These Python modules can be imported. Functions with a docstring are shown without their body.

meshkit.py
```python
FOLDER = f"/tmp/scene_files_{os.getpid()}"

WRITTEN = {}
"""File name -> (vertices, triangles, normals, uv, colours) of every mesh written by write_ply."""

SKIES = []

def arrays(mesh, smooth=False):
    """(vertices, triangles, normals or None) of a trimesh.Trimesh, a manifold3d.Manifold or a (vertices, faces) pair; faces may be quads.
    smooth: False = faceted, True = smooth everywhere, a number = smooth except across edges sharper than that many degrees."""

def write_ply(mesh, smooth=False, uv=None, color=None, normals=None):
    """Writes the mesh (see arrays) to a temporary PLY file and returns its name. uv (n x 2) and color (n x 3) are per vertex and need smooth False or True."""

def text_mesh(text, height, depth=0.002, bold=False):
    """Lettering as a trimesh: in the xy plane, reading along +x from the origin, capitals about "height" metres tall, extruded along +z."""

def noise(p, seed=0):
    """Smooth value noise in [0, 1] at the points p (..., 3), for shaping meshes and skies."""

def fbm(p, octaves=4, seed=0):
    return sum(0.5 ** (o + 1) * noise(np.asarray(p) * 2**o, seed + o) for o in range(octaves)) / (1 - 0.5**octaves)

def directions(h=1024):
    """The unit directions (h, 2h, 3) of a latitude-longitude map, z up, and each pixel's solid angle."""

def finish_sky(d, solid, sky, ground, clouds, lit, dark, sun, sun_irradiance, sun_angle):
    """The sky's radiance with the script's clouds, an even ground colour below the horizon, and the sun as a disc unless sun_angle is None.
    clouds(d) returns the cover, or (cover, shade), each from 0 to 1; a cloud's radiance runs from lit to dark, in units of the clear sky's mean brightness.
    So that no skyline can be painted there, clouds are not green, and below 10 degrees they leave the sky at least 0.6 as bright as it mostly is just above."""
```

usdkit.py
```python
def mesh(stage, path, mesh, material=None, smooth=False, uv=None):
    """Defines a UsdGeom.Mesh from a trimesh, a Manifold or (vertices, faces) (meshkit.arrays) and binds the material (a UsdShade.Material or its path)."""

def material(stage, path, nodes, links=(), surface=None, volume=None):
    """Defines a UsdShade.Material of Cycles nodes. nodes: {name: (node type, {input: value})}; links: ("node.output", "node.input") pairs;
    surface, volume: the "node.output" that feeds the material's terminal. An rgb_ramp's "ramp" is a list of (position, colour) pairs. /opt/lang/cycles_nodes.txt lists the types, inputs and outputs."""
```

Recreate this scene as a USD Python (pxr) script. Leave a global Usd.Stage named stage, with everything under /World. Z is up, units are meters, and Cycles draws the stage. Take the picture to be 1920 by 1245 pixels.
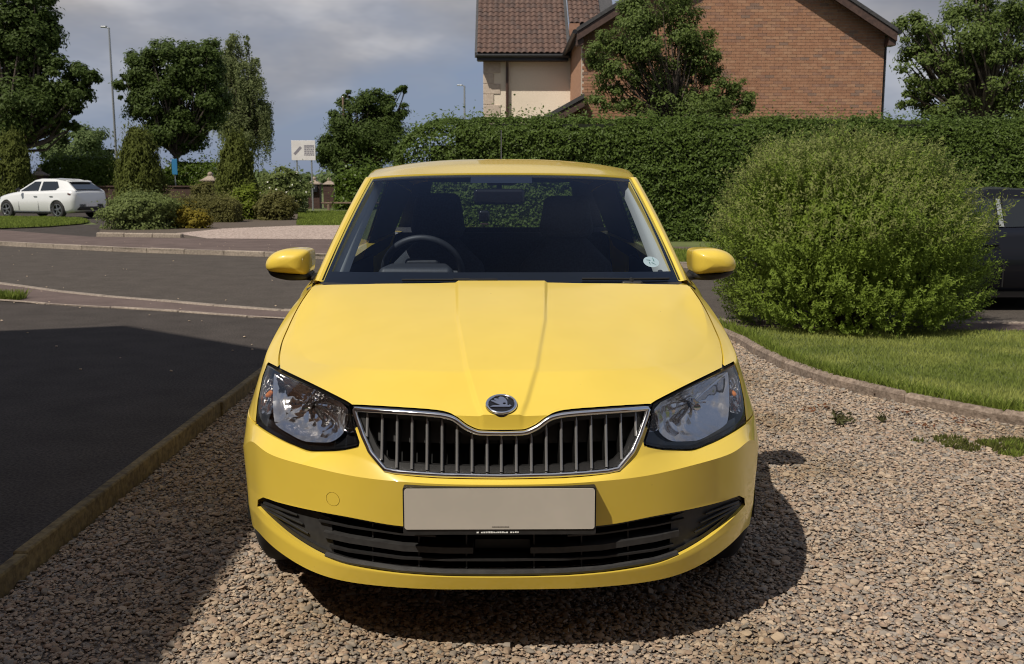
import math, random
import numpy as np
import trimesh
import manifold3d as mf
import shapely
import shapely.geometry as sg
from scipy.interpolate import CubicSpline, PchipInterpolator, LinearNDInterpolator
from pxr import Usd, UsdGeom, UsdLux, UsdShade, Gf, Sdf, Vt
import usdkit, meshkit

stage = Usd.Stage.CreateInMemory()
UsdGeom.SetStageUpAxis(stage, UsdGeom.Tokens.z)
UsdGeom.SetStageMetersPerUnit(stage, 1.0)
UsdGeom.Xform.Define(stage, '/World')
stage.SetDefaultPrim(stage.GetPrimAtPath('/World'))

# ------------------------------------------------------------------ camera, sky, sun, exposure
EYE = np.array([0.0, 0.0, 1.32])
PITCH, YAW, FPX, PW, PH = math.radians(8.44), math.radians(0.61), 1867.0, 1920.0, 1245.0
EXPOSURE = 0.0
SUN_DIR = np.array([-0.49, -0.51, 0.98]); SUN_DIR /= np.linalg.norm(SUN_DIR)
SUN_POWER, SKY_POWER = 1.25, 0.050

cam = UsdGeom.Camera.Define(stage, '/World/camera')
cam.AddTranslateOp().Set(Gf.Vec3d(*EYE))
cam.AddRotateZOp().Set(-math.degrees(YAW))
cam.AddRotateXOp().Set(90 - math.degrees(PITCH))
cam.CreateFocalLengthAttr(36.0 * FPX / PW)
cam.CreateHorizontalApertureAttr(36.0)
cam.CreateVerticalApertureAttr(36.0 * PH / PW)
cam.CreateClippingRangeAttr(Gf.Vec2f(0.05, 5000))
cam.CreateExposureAttr(EXPOSURE)
cam.CreateFStopAttr(9.0)
cam.CreateFocusDistanceAttr(3.4)

# the photograph's rays, used to place things at their real distances
_f = np.array([math.sin(YAW) * math.cos(PITCH), math.cos(YAW) * math.cos(PITCH), -math.sin(PITCH)])
_r = np.array([math.cos(YAW), -math.sin(YAW), 0.0])
_u = np.cross(_r, _f)
def ray(u, v):
    return _f + _r * ((u - PW / 2) / FPX) - _u * ((v - PH / 2) / FPX)
def at(u, v, Y):
    d = ray(u, v)
    return EYE + d * (Y / d[1])
def gnd(u, v, z=0.0):
    d = ray(u, v)
    return EYE + d * ((z - EYE[2]) / d[2])
def pix(p):
    p = np.asarray(p, float) - EYE
    w = p @ _f
    return np.stack([PW / 2 + FPX * (p @ _r) / w, PH / 2 - FPX * (p @ _u) / w], -1)

_z = SUN_DIR; _x = np.cross([0, 0, 1.0], _z); _x /= np.linalg.norm(_x); _y = np.cross(_z, _x)
sun = UsdLux.DistantLight.Define(stage, '/World/sun')
sun.AddTransformOp().Set(Gf.Matrix4d(*_x, 0, *_y, 0, *_z, 0, 0, 0, 0, 1))
sun.CreateIntensityAttr(SUN_POWER); sun.CreateAngleAttr(0.55); sun.CreateColorAttr(Gf.Vec3f(1.0, 0.93, 0.82))
sun.CreateNormalizeAttr(True)

LOOKS = '/World/Looks'
UsdGeom.Scope.Define(stage, LOOKS)
def material(name, nodes, links=(), surface='p.BSDF', volume=None):
    return usdkit.material(stage, f'{LOOKS}/{name}', nodes, links, surface=surface, volume=volume)

sky_mat = material('sky_look', {
    'sky': ('sky_texture', {'sky_type': 'single_scattering', 'sun_disc': False, 'sun_elevation': math.asin(SUN_DIR[2]), 'sun_rotation': math.atan2(SUN_DIR[0], SUN_DIR[1]), 'aerosol_density': 1.5, 'air_density': 1.0}),
    'tc': ('texture_coordinate', {}),
    'sep': ('separate_xyz', {}),
    'den': ('math', {'math_type': 'add', 'value2': 0.30}),
    'px': ('math', {'math_type': 'divide'}), 'py': ('math', {'math_type': 'divide'}),
    'com': ('combine_xyz', {'z': 5.6}),
    'n1': ('noise_texture', {'scale': 0.85, 'detail': 6.0, 'roughness': 0.46, 'distortion': 0.25}),
    'n2': ('noise_texture', {'scale': 2.3, 'detail': 5.0, 'roughness': 0.5}),
    'cov': ('rgb_ramp', {'ramp': [(0.41, (0, 0, 0)), (0.50, (0.45, 0.45, 0.45)), (0.61, (1, 1, 1))]}),
    'ccol': ('rgb_ramp', {'ramp': [(0.34, (4.9, 5.0, 5.6)), (0.5, (7.8, 7.6, 7.8)), (0.62, (12.5, 12.0, 11.8))]}),
    'grey': ('mix_color', {'blend_type': 'mix', 'fac': 0.72, 'b': (5.3, 6.55, 9.5)}),
    'mix': ('mix_color', {'blend_type': 'mix', 'use_clamp': False}),
    'bg': ('background_shader', {'strength': SKY_POWER}),
}, [('tc.generated', 'sep.vector'), ('sep.z', 'den.value1'), ('sep.x', 'px.value1'), ('den.value', 'px.value2'), ('sep.y', 'py.value1'), ('den.value', 'py.value2'),
    ('px.value', 'com.x'), ('py.value', 'com.y'), ('com.vector', 'n1.vector'), ('com.vector', 'n2.vector'), ('n1.fac', 'cov.fac'), ('n2.fac', 'ccol.fac'),
    ('sky.color', 'grey.a'), ('cov.color', 'mix.fac'), ('grey.result', 'mix.a'), ('ccol.color', 'mix.b'), ('mix.result', 'bg.color')], surface='bg.background')
dome = UsdLux.DomeLight.Define(stage, '/World/sky')
dome.CreateIntensityAttr(1.0)
UsdShade.MaterialBindingAPI.Apply(dome.GetPrim()).Bind(sky_mat)
dome.GetPrim().SetCustomDataByKey('kind', 'structure')

# ------------------------------------------------------------------ helpers
_count = {}
def numbered(parent, name):
    k = (parent, name); n = _count.get(k, -1) + 1; _count[k] = n
    return f'{parent}/{name}' if n == 0 else f'{parent}/{name}_{n:03d}'
def tag(prim, label=None, cat=None, group=None, kind=None):
    prim = prim.GetPrim() if hasattr(prim, 'GetPrim') else prim
    for k, v in (('label', label), ('category', cat), ('group', group), ('kind', kind)):
        if v: prim.SetCustomDataByKey(k, v)
    return prim
def thing(name, label=None, cat=None, loc=(0, 0, 0), rz=0.0, group=None, kind=None, parent='/World'):
    x = UsdGeom.Xform.Define(stage, numbered(parent, name))
    x.AddTranslateOp().Set(Gf.Vec3d(*map(float, loc)))
    if rz: x.AddRotateZOp().Set(math.degrees(rz))
    return str(tag(x, label, cat, group, kind).GetPath())
def obj(name, mesh, mat, parent='/World', smooth=False, **kw):
    if isinstance(mesh, MB): mesh = mesh.arrays()
    if hasattr(mesh, 'to_mesh') and mesh.is_empty(): return None
    m = usdkit.mesh(stage, numbered(parent, name), mesh, mat, smooth=smooth)
    if kw: tag(m, kw.get('label'), kw.get('cat'), kw.get('group'), kw.get('kind'))
    return str(m.GetPrim().GetPath())

class MB:
    """Collects shapes that make one mesh."""
    def __init__(s): s.v, s.f, s.n = [], [], 0
    def add(s, v, f):
        v = np.asarray(v, float); f = np.asarray(f, int)
        if f.shape[1] == 4: f = np.vstack([f[:, [0, 1, 2]], f[:, [0, 2, 3]]])
        s.v.append(v); s.f.append(f + s.n); s.n += len(v); return s
    def mesh(s, m):
        if hasattr(m, 'to_mesh'):
            q = m.to_mesh(); return s.add(q.vert_properties[:, :3], q.tri_verts)
        return s.add(m.vertices, m.faces)
    def arrays(s): return np.vstack(s.v), np.vstack(s.f)
    def box(s, lo, hi): return s.mesh(boxm(lo, hi))

def boxm(lo, hi):
    lo, hi = np.minimum(lo, hi), np.maximum(lo, hi)
    return trimesh.creation.box(bounds=[lo, hi])
def bevel_box(lo, hi, r):
    lo, hi = np.array(lo, float), np.array(hi, float)
    pts = []
    for sx in (0, 1):
        for sy in (0, 1):
            for sz in (0, 1):
                c = np.where([sx, sy, sz], hi, lo); d = np.where([sx, sy, sz], -1, 1) * r
                pts += [c + d * [0, 1, 1], c + d * [1, 0, 1], c + d * [1, 1, 0]]
    return mf.Manifold.hull_points(np.array(pts))
def sphere_hull(items, seg=24):
    return mf.Manifold.batch_hull([mf.Manifold.sphere(r, seg).translate(list(map(float, c))) for c, r in items])
def grid_faces(nr, nc, flip=False):
    i = np.arange(nr * nc).reshape(nr, nc)
    q = np.stack([i[:-1, :-1], i[:-1, 1:], i[1:, 1:], i[1:, :-1]], -1).reshape(-1, 4)
    return q[:, ::-1] if flip else q
def tube(path, r, sides=8, closed=False, squash=None):
    """A round bar along a path; r a number or one per point; squash = (direction, factor)."""
    p = np.asarray(path, float); n = len(p); r = np.broadcast_to(np.asarray(r, float), (n,))
    t = np.roll(p, -1, 0) - np.roll(p, 1, 0) if closed else np.gradient(p, axis=0)
    t /= np.linalg.norm(t, axis=1, keepdims=True) + 1e-12
    up = np.array([0, 0, 1.0]) if abs(t[0][2]) < 0.9 else np.array([0, 1.0, 0])
    a = np.cross(t[0], up); a /= np.linalg.norm(a); A = []
    for k in range(n):
        a = a - t[k] * (a @ t[k]); a /= np.linalg.norm(a) + 1e-12; A.append(a)
    A = np.array(A); B = np.cross(t, A)
    th = np.linspace(0, 2 * np.pi, sides, endpoint=False)
    off = A[:, None] * np.cos(th)[None, :, None] + B[:, None] * np.sin(th)[None, :, None]
    v = p[:, None] + off * r[:, None, None]
    v = v.reshape(-1, 3); f = []
    for k in range(n if closed else n - 1):
        k2 = (k + 1) % n
        for j in range(sides):
            j2 = (j + 1) % sides
            f.append([k * sides + j, k * sides + j2, k2 * sides + j2, k2 * sides + j])
    f = np.array(f); f = np.vstack([f[:, [0, 1, 2]], f[:, [0, 2, 3]]])
    if not closed:
        c0, c1 = len(v), len(v) + 1
        v = np.vstack([v, p[0], p[-1]])
        j = np.arange(sides); j2 = (j + 1) % sides; e = (n - 1) * sides
        f = np.vstack([f, np.stack([np.full(sides, c0), j2, j], 1), np.stack([np.full(sides, c1), e + j, e + j2], 1)])
    return v, f
def lathe(profile, sides=32, axis='z'):
    m = trimesh.creation.revolve(np.asarray(profile, float), sections=sides)
    if axis == 'x': m.apply_transform(trimesh.transformations.rotation_matrix(math.pi / 2, [0, 1, 0]))
    if axis == 'y': m.apply_transform(trimesh.transformations.rotation_matrix(-math.pi / 2, [1, 0, 0]))
    return m
def extrude(poly, depth):
    """Shapely polygon -> solid, extruded along +z."""
    return trimesh.creation.extrude_polygon(poly, depth, engine='earcut')
def polys(g):
    return [p for p in getattr(g, 'geoms', [g]) if p.geom_type == 'Polygon' and p.area > 1e-9]
def sheet(poly, z, mat, name, cell=None, parent='/World', **kw):
    """A flat sheet of ground at height z."""
    b = MB()
    for p in polys(poly):
        v, f = trimesh.creation.triangulate_polygon(p, engine='earcut')
        v = np.column_stack([v, np.full(len(v), z)])
        n = np.cross(v[f[:, 1]] - v[f[:, 0]], v[f[:, 2]] - v[f[:, 0]])[:, 2]
        f = np.where(n[:, None] < 0, f[:, ::-1], f)
        b.add(v, f)
    return obj(name, b, mat, parent, **kw)

def principled(name, color, rough=0.6, **kw):
    return material(name, {'p': ('principled_bsdf', {'base_color': color, 'roughness': rough, **kw})})
def speckle(name, c1, c2, scale, rough=0.8, bump=0.0, bscale=None, detail=4.0, lo=0.35, hi=0.65, big=None, **kw):
    """Two colours mixed by noise, with a second, broad variation and fine relief."""
    nodes = {'g': ('geometry', {}), 'n': ('noise_texture', {'scale': scale, 'detail': detail, 'roughness': 0.65}),
             'r': ('rgb_ramp', {'ramp': [(lo, c1), (hi, c2)]}), 'p': ('principled_bsdf', {'roughness': rough, **kw})}
    links = [('g.position', 'n.vector'), ('n.fac', 'r.fac')]
    last = 'r.color'
    if big:
        nodes['nb'] = ('noise_texture', {'scale': big[0], 'detail': 3.0})
        nodes['rb'] = ('rgb_ramp', {'ramp': [(0.3, (big[1],) * 3), (0.7, (big[2],) * 3)]})
        nodes['mm'] = ('mix_color', {'blend_type': 'multiply', 'fac': 1.0})
        links += [('g.position', 'nb.vector'), ('nb.fac', 'rb.fac'), (last, 'mm.a'), ('rb.color', 'mm.b')]
        last = 'mm.result'
    links.append((last, 'p.base_color'))
    if bump:
        nodes['nn'] = ('noise_texture', {'scale': bscale or scale, 'detail': 3.0})
        nodes['b'] = ('bump', {'strength': 1.0, 'distance': bump})
        links += [('g.position', 'nn.vector'), ('nn.fac', 'b.height'), ('b.normal', 'p.normal')]
    return material(name, nodes, links)
def leaf_look(name, dark, light, trans=0.35, rough=0.55, extra=None, patch=None):
    """Foliage: each leaf its own shade, some light passing through; patch = (scale, colour) adds broad areas of another tint."""
    ramp = [(0.0, dark), (0.6, tuple((np.array(dark) + np.array(light)) / 2)), (1.0, light)]
    if extra: ramp = [(0.0, dark), (0.55, light), (0.75, light), (1.0, extra)]
    nodes = {'g': ('geometry', {}), 'r': ('rgb_ramp', {'ramp': ramp}), 'p': ('principled_bsdf', {'roughness': rough, 'specular_ior_level': 0.25}), 'br': ('brightness_contrast', {'bright': 0.03}), 't': ('translucent_bsdf', {}), 'm': ('mix_closure', {'fac': trans})}
    links = [('g.random_per_island', 'r.fac')]; last = 'r.color'
    if patch:
        nodes |= {'pn': ('noise_texture', {'scale': patch[0], 'detail': 3.0}), 'pr': ('rgb_ramp', {'ramp': [(0.42, (0, 0, 0)), (0.62, (0.75,) * 3)]}), 'pm': ('mix_color', {'b': patch[1]})}
        links += [('g.position', 'pn.vector'), ('pn.fac', 'pr.fac'), ('pr.color', 'pm.fac'), (last, 'pm.a')]; last = 'pm.result'
    links += [(last, 'p.base_color'), (last, 'br.color'), ('br.color', 't.color'), ('p.BSDF', 'm.closure1'), ('t.BSDF', 'm.closure2')]
    return material(name, nodes, links, surface='m.closure')
def pane_look(name, tint=(0.8, 0.85, 0.85), base=0.04, film=(1, 1, 1)):
    return material(name, {'lw': ('layer_weight', {'blend': 0.5}), 'pw': ('math', {'math_type': 'power', 'value2': 5.0}), 'ma': ('math', {'math_type': 'multiply_add', 'value2': 0.9, 'value3': base}),
                           't': ('transparent_bsdf', {'color': tint}), 'gl': ('glossy_bsdf', {'color': film, 'roughness': 0.01}), 'm': ('mix_closure', {})},
                    [('lw.facing', 'pw.value1'), ('pw.value', 'ma.value1'), ('ma.value', 'm.fac'), ('t.BSDF', 'm.closure1'), ('gl.BSDF', 'm.closure2')], surface='m.closure')

def soft(m, length=0.012, rounds=14):
    """A solid refined and rounded off."""
    q = m.refine_to_length(length).to_mesh(); t = trimesh.Trimesh(q.vert_properties[:, :3], q.tri_verts, process=True)
    return trimesh.smoothing.filter_taubin(t, lamb=0.55, nu=0.53, iterations=rounds)
def biggest(m):
    return max(m.decompose(), key=lambda c: c.num_tri())
def norm(a):
    a = np.asarray(a, float)
    return a / (np.linalg.norm(a, axis=-1, keepdims=True) + 1e-12)
def leaf_mesh(pos, nrm, L, W, rng, axis=None, fold=0.18):
    """One folded rhombus per leaf."""
    n = len(pos); nrm = norm(nrm)
    a = rng.normal(size=(n, 3)) if axis is None else axis
    a = norm(a - nrm * (a * nrm).sum(1, keepdims=True)); b = np.cross(nrm, a)
    L = np.broadcast_to(L, (n,))[:, None]; W = np.broadcast_to(W, (n,))[:, None]
    v = np.stack([pos - a * L / 2, pos + b * W / 2 + nrm * W * fold, pos + a * L / 2, pos - b * W / 2 + nrm * W * fold], 1).reshape(-1, 3)
    k = np.arange(n)[:, None] * 4
    f = np.vstack([k + [0, 2, 1], k + [0, 3, 2]])
    return v, f
def rand_dirs(n, rng):
    return norm(rng.normal(size=(n, 3)))
# ------------------------------------------------------------------ ground
M = {}
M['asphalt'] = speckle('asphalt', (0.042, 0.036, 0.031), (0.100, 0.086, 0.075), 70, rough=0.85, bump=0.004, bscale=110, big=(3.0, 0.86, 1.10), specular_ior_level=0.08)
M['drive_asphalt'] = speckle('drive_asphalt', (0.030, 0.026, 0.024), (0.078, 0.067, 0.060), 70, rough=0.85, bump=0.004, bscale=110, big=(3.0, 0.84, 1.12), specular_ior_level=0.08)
M['red_tarmac'] = speckle('red_tarmac', (0.085, 0.062, 0.056), (0.150, 0.116, 0.106), 200, rough=0.9, bump=0.004, bscale=120, big=(2.2, 0.82, 1.1), specular_ior_level=0.08)
M['kerb'] = speckle('kerb', (0.16, 0.128, 0.102), (0.29, 0.24, 0.195), 45, rough=0.9, bump=0.004, big=(3, 0.8, 1.1))
M['kerb_light'] = speckle('kerb_light', (0.19, 0.155, 0.122), (0.33, 0.275, 0.22), 30, rough=0.9, bump=0.004, big=(2, 0.8, 1.1))
M['edging'] = speckle('edging', (0.12, 0.088, 0.066), (0.27, 0.21, 0.165), 35, rough=0.95, bump=0.006, bscale=60, big=(5, 0.75, 1.1))
M['grass_base'] = speckle('grass_base', (0.065, 0.085, 0.02), (0.11, 0.13, 0.036), 30, rough=1.0, big=(1.5, 0.8, 1.2))
M['field'] = speckle('field', (0.05, 0.075, 0.02), (0.09, 0.12, 0.035), 2.0, rough=1.0)
M['soil'] = speckle('soil', (0.05, 0.036, 0.026), (0.10, 0.075, 0.055), 40, rough=1.0, bump=0.01)
M['pink_gravel'] = speckle('pink_gravel', (0.20, 0.150, 0.125), (0.47, 0.375, 0.325), 16, rough=0.95, bump=0.02, bscale=40, detail=2.0)
M['gravel_bed'] = speckle('gravel_bed', (0.10, 0.08, 0.066), (0.25, 0.20, 0.165), 80, rough=0.95, bump=0.012, bscale=60)
M['timber'] = speckle('timber', (0.085, 0.06, 0.028), (0.20, 0.15, 0.065), 28, rough=0.9, bump=0.004, big=(2.5, 0.6, 1.2))
M['blade'] = leaf_look('grass_blade', (0.17, 0.22, 0.032), (0.33, 0.37, 0.068), 0.45, 0.7, extra=(0.40, 0.36, 0.15))
M['lawn_blade'] = leaf_look('lawn_blade', (0.18, 0.225, 0.045), (0.37, 0.425, 0.095), 0.45, 0.8, extra=(0.48, 0.48, 0.17), patch=(1.3, (0.38, 0.40, 0.11)))
M['moss'] = leaf_look('moss_blade', (0.09, 0.10, 0.02), (0.20, 0.19, 0.05), 0.3, 0.7, extra=(0.28, 0.20, 0.07))
M['weed'] = leaf_look('weed_leaf', (0.07, 0.07, 0.025), (0.15, 0.14, 0.05), 0.3, 0.7)
M['dry_leaf'] = leaf_look('dry_leaf', (0.14, 0.055, 0.025), (0.30, 0.14, 0.05), 0.2, 0.8)

g2 = lambda pts, z=0.0: [tuple(gnd(u, v, z)[:2]) for u, v in pts]
def smooth_line(pts, n=60):
    p = np.array(pts, float); d = np.r_[0, np.cumsum(np.linalg.norm(np.diff(p, axis=0), axis=1))]
    t = np.linspace(0, d[-1], n)
    return np.column_stack([PchipInterpolator(d, p[:, 0])(t), PchipInterpolator(d, p[:, 1])(t)])

sheet(sg.box(-900, -300, 900, 1500), -0.05, M['field'], 'ground', kind='structure')
# the road's two edges, from left to right
near_edge = smooth_line([(-70, 52), (-22, 24.5)] + g2([(-120, 520), (0, 531), (160, 552), (330, 566), (540, 583)]) + [(0.2, 9.95), (2.4, 9.62), (6.0, 9.35), (16, 8.9)], 150)
inner_edge = smooth_line([(-70, 48.6), (-22, 21.0), (-8.5, 13.2)] + g2([(40, 568), (300, 583), (545, 600)]) + [(0.2, 9.15), (2.4, 8.86), (6.0, 8.62), (16, 8.2)], 150)
far_edge = smooth_line([(-70, 56), (-24, 29.0)] + g2([(-160, 452), (0, 461), (260, 474), (500, 482), (640, 488)]) + [(1.2, 16.2), (2.9, 15.75), (8, 14.9), (24, 13.0)], 170)
ZP = 0.09                       # the far pavement stands a kerb higher
road = sg.Polygon(list(map(tuple, near_edge)) + list(map(tuple, far_edge[::-1])))
sheet(road, 0.004, M['asphalt'], 'road', kind='structure')
crossing = sg.Polygon(list(map(tuple, inner_edge)) + list(map(tuple, near_edge[::-1])))
sheet(crossing, 0.008, M['red_tarmac'], 'pavement', kind='structure')
drive = sg.Polygon([(-1.70, -4), (-1.70, 9.55)] + [tuple(p) for p in inner_edge[::-1] if p[0] < -1.75] + [(-70, -4)])
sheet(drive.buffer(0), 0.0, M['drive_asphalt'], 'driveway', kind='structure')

def stones_along(line, parent, length, width, z0, z1, mat, side=1.0, gap=0.003, r=0.012, name='kerb_stone', rng=random.Random(3)):
    """Kerb stones laid end to end along a line."""
    ls = sg.LineString(line); L = ls.length; n = int(L / length)
    for k in range(n):
        a, b = ls.interpolate(k * length + gap / 2), ls.interpolate((k + 1) * length - gap / 2)
        a, b = np.array(a.coords[0]), np.array(b.coords[0]); t = (b - a) / np.linalg.norm(b - a); nn = np.array([-t[1], t[0]]) * side
        dz = rng.uniform(-0.006, 0.004); a = a + nn * rng.uniform(-.003, .003)
        m = bevel_box((0, 0, z0), (np.linalg.norm(b - a), width, z1 + dz), r)
        q = m.to_mesh(); v = q.vert_properties[:, :3].copy()
        w = np.column_stack([a[0] + t[0] * v[:, 0] + nn[0] * v[:, 1], a[1] + t[1] * v[:, 0] + nn[1] * v[:, 1], v[:, 2]])
        f = q.tri_verts if side > 0 else q.tri_verts[:, ::-1]
        obj(name, (w, f), mat, parent)
kerb_far = thing('far_kerb', kind='structure')
stones_along(far_edge[10:], kerb_far, 0.915, 0.135, -0.05, ZP + 0.006, M['kerb_light'], 1.0)
kerb_near = thing('near_kerb', kind='structure')
stones_along(near_edge, kerb_near, 0.915, 0.10, -0.05, 0.022, M['kerb'], -1.0, name='kerb_stone')
stones_along(inner_edge, kerb_near, 0.915, 0.055, -0.05, 0.018, M['kerb'], 1.0, name='edging_stone')

# beyond the road
fe = [tuple(p) for p in far_edge]
land = sg.Polygon(fe + [(40, 60), (40, 140), (-90, 140), (-90, 62)]).buffer(0)
back_left = [(-70, 59.0)] + g2([(-200, 424), (0, 431), (170, 444), (390, 447), (640, 449)], ZP) + [(0.5, 21.3), (4, 19.6), (24, 16.5)]
far_pave = sg.Polygon(fe + back_left[::-1]).buffer(0)
sheet(land, ZP - 0.020, M['grass_base'], 'far_lawn', kind='structure')
sheet(far_pave, ZP, M['red_tarmac'], 'far_pavement', kind='structure')
sheet(sg.Polygon(g2([(-200, 424), (0, 431), (100, 440), (178, 444.5), (200, 436), (215, 405), (215, 396), (-300, 396), (-300, 409), (0, 407), (150, 410), (185, 420)], ZP)).buffer(0), ZP - 0.014, M['drive_asphalt'], 'far_driveway', kind='structure')
sheet(sg.Polygon(g2([(178, 444.5), (388, 446.5), (560, 424), (560, 395), (215, 395)], ZP)).buffer(0), ZP - 0.009, M['soil'], 'planting_bed', kind='structure')
sheet(sg.Polygon(g2([(388, 446.5), (660, 448.5), (660, 422), (560, 422.5), (420, 428), (330, 437)], ZP)).buffer(0), ZP - 0.0045, M['pink_gravel'], 'pink_gravel', kind='structure')
bed_edge = thing('bed_kerb', kind='structure')
stones_along(g2([(180, 443), (380, 445.5)], ZP), bed_edge, 0.75, 0.14, ZP - 0.05, ZP + 0.09, M['kerb_light'], 1.0, r=0.02)
# strip of grass between the far pavement and the road, right of the yellow car
verge = sg.Polygon([tuple(p + [0, 0.14]) for p in far_edge if 0.0 < p[0] < 9] + [(9, 17.2), (5.0, 18.2), (2.6, 18.8), (0, 19.3)]).buffer(0)
sheet(verge, ZP + 0.004, M['grass_base'], 'verge', kind='structure')
left_verge = sg.Polygon(g2([(-220, 424), (0, 429), (90, 425.5), (150, 420.5), (170, 417), (150, 412), (80, 409.5), (0, 409), (-260, 408)], ZP)).buffer(0)
sheet(left_verge, ZP + 0.02, M['grass_base'], 'left_verge', kind='structure')

def blades(poly, n, h, w, mat, name, z, rng, lean=0.5, yfall=True, **kw):
    """Grass: one thin triangle pair per blade, denser near the camera."""
    x0, y0, x1, y1 = poly.bounds; out = []
    shapely.prepare(poly)
    while sum(map(len, out)) < n:
        q = np.column_stack([rng.uniform(x0, x1, 4 * n), rng.uniform(y0, y1, 4 * n)])
        if yfall: q = q[rng.random(len(q)) < (y0 / q[:, 1]) ** 1.5]
        out.append(q[shapely.contains_xy(poly, q[:, 0], q[:, 1])])
    q = np.vstack(out)[:n]; n = len(q)
    th = rng.uniform(0, 2 * np.pi, n); ph = rng.uniform(0, 2 * np.pi, n)
    hh = h * rng.uniform(0.5, 1.3, n); ln = hh * rng.uniform(0, lean, n)
    s = np.column_stack([np.cos(th), np.sin(th), 0 * th]) * (w / 2)
    base = np.column_stack([q, np.full(n, z - 0.002)])
    tip = base + np.column_stack([np.cos(ph) * ln, np.sin(ph) * ln, hh]); mid = (base + tip) / 2 + [0, 0, 0.1 * h]
    v = np.stack([base - s, base + s, mid + s * 0.8, tip, mid - s * 0.8], 1).reshape(-1, 3); k = np.arange(n)[:, None] * 5
    return obj(name, (v, np.vstack([k + [0, 1, 2], k + [0, 2, 4], k + [4, 2, 3]])), mat, kind='stuff', **kw)
rg = np.random.default_rng(11)
blades(verge, 16000, 0.07, 0.02, M['blade'], 'verge_grass', ZP, rg, label='short grass between road kerb and tall hedge', cat='grass')
blades(left_verge, 26000, 0.08, 0.035, M['blade'], 'far_grass', ZP + 0.02, rg, yfall=False, label='mown grass verge in front of the white car', cat='grass')
lawn_far = sg.Polygon(g2([(556, 421), (680, 421), (690, 396), (560, 397)], ZP))
blades(lawn_far, 9000, 0.07, 0.04, M['blade'], 'garden_grass', ZP - 0.008, rg, label='small sunlit lawn before the gate pillars', cat='grass')

# ---- the gravel drive with its edgings
edge_line = smooth_line([(1.90, 8.95)] + g2([(1376, 626), (1420, 652), (1480, 680), (1560, 706), (1700, 738), (1800, 757), (1920, 778)], 0.06) + [(4.4, 4.7), (7, 3.6)], 90)
gravel = sg.Polygon([(-1.62, 0.8), (-1.62, 9.5), (0.2, 9.15), (1.92, 8.9)] + list(map(tuple, edge_line[1:])) + [(7, 0.8)]).buffer(0)
sheet(gravel, -0.012, M['gravel_bed'], 'gravel_ground', kind='structure')
ed = thing('lawn_edging', kind='structure')
stones_along(edge_line, ed, 0.62, 0.075, -0.06, 0.062, M['edging'], 1.0, gap=0.004, r=0.022, name='edging_stone')
tb = thing('timber_edging', 'weathered mossy timber board edging the gravel beside the asphalt drive', 'edging')
yy = 0.9
for k, ln in enumerate((2.4, 2.4, 2.4, 0.95)):
    dx = 0.006 * (-1) ** k
    m = bevel_box((-1.685 + dx, yy, -0.08), (-1.635 + dx, yy + ln - 0.006, 0.062 + 0.004 * (k % 2)), 0.006)
    q = m.refine_to_length(0.06).to_mesh(); v = q.vert_properties[:, :3].copy()
    nz = meshkit.fbm(v * [9, 2.0, 9]) if hasattr(meshkit, 'fbm') else np.zeros(len(v))
    v[:, 0] += 0.006 * np.asarray(nz); v[:, 2] += 0.005 * np.asarray(nz)
    obj('board', (v, q.tri_verts), M['timber'], tb)
    yy += ln
lawn = sg.Polygon([tuple(p) for p in np.array(sg.LineString(edge_line).parallel_offset(0.075, 'left').coords)] + [(7, 8.3), (1.98, 8.82)]).buffer(0)
sheet(lawn, 0.045, M['grass_base'], 'lawn', kind='structure')
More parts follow.
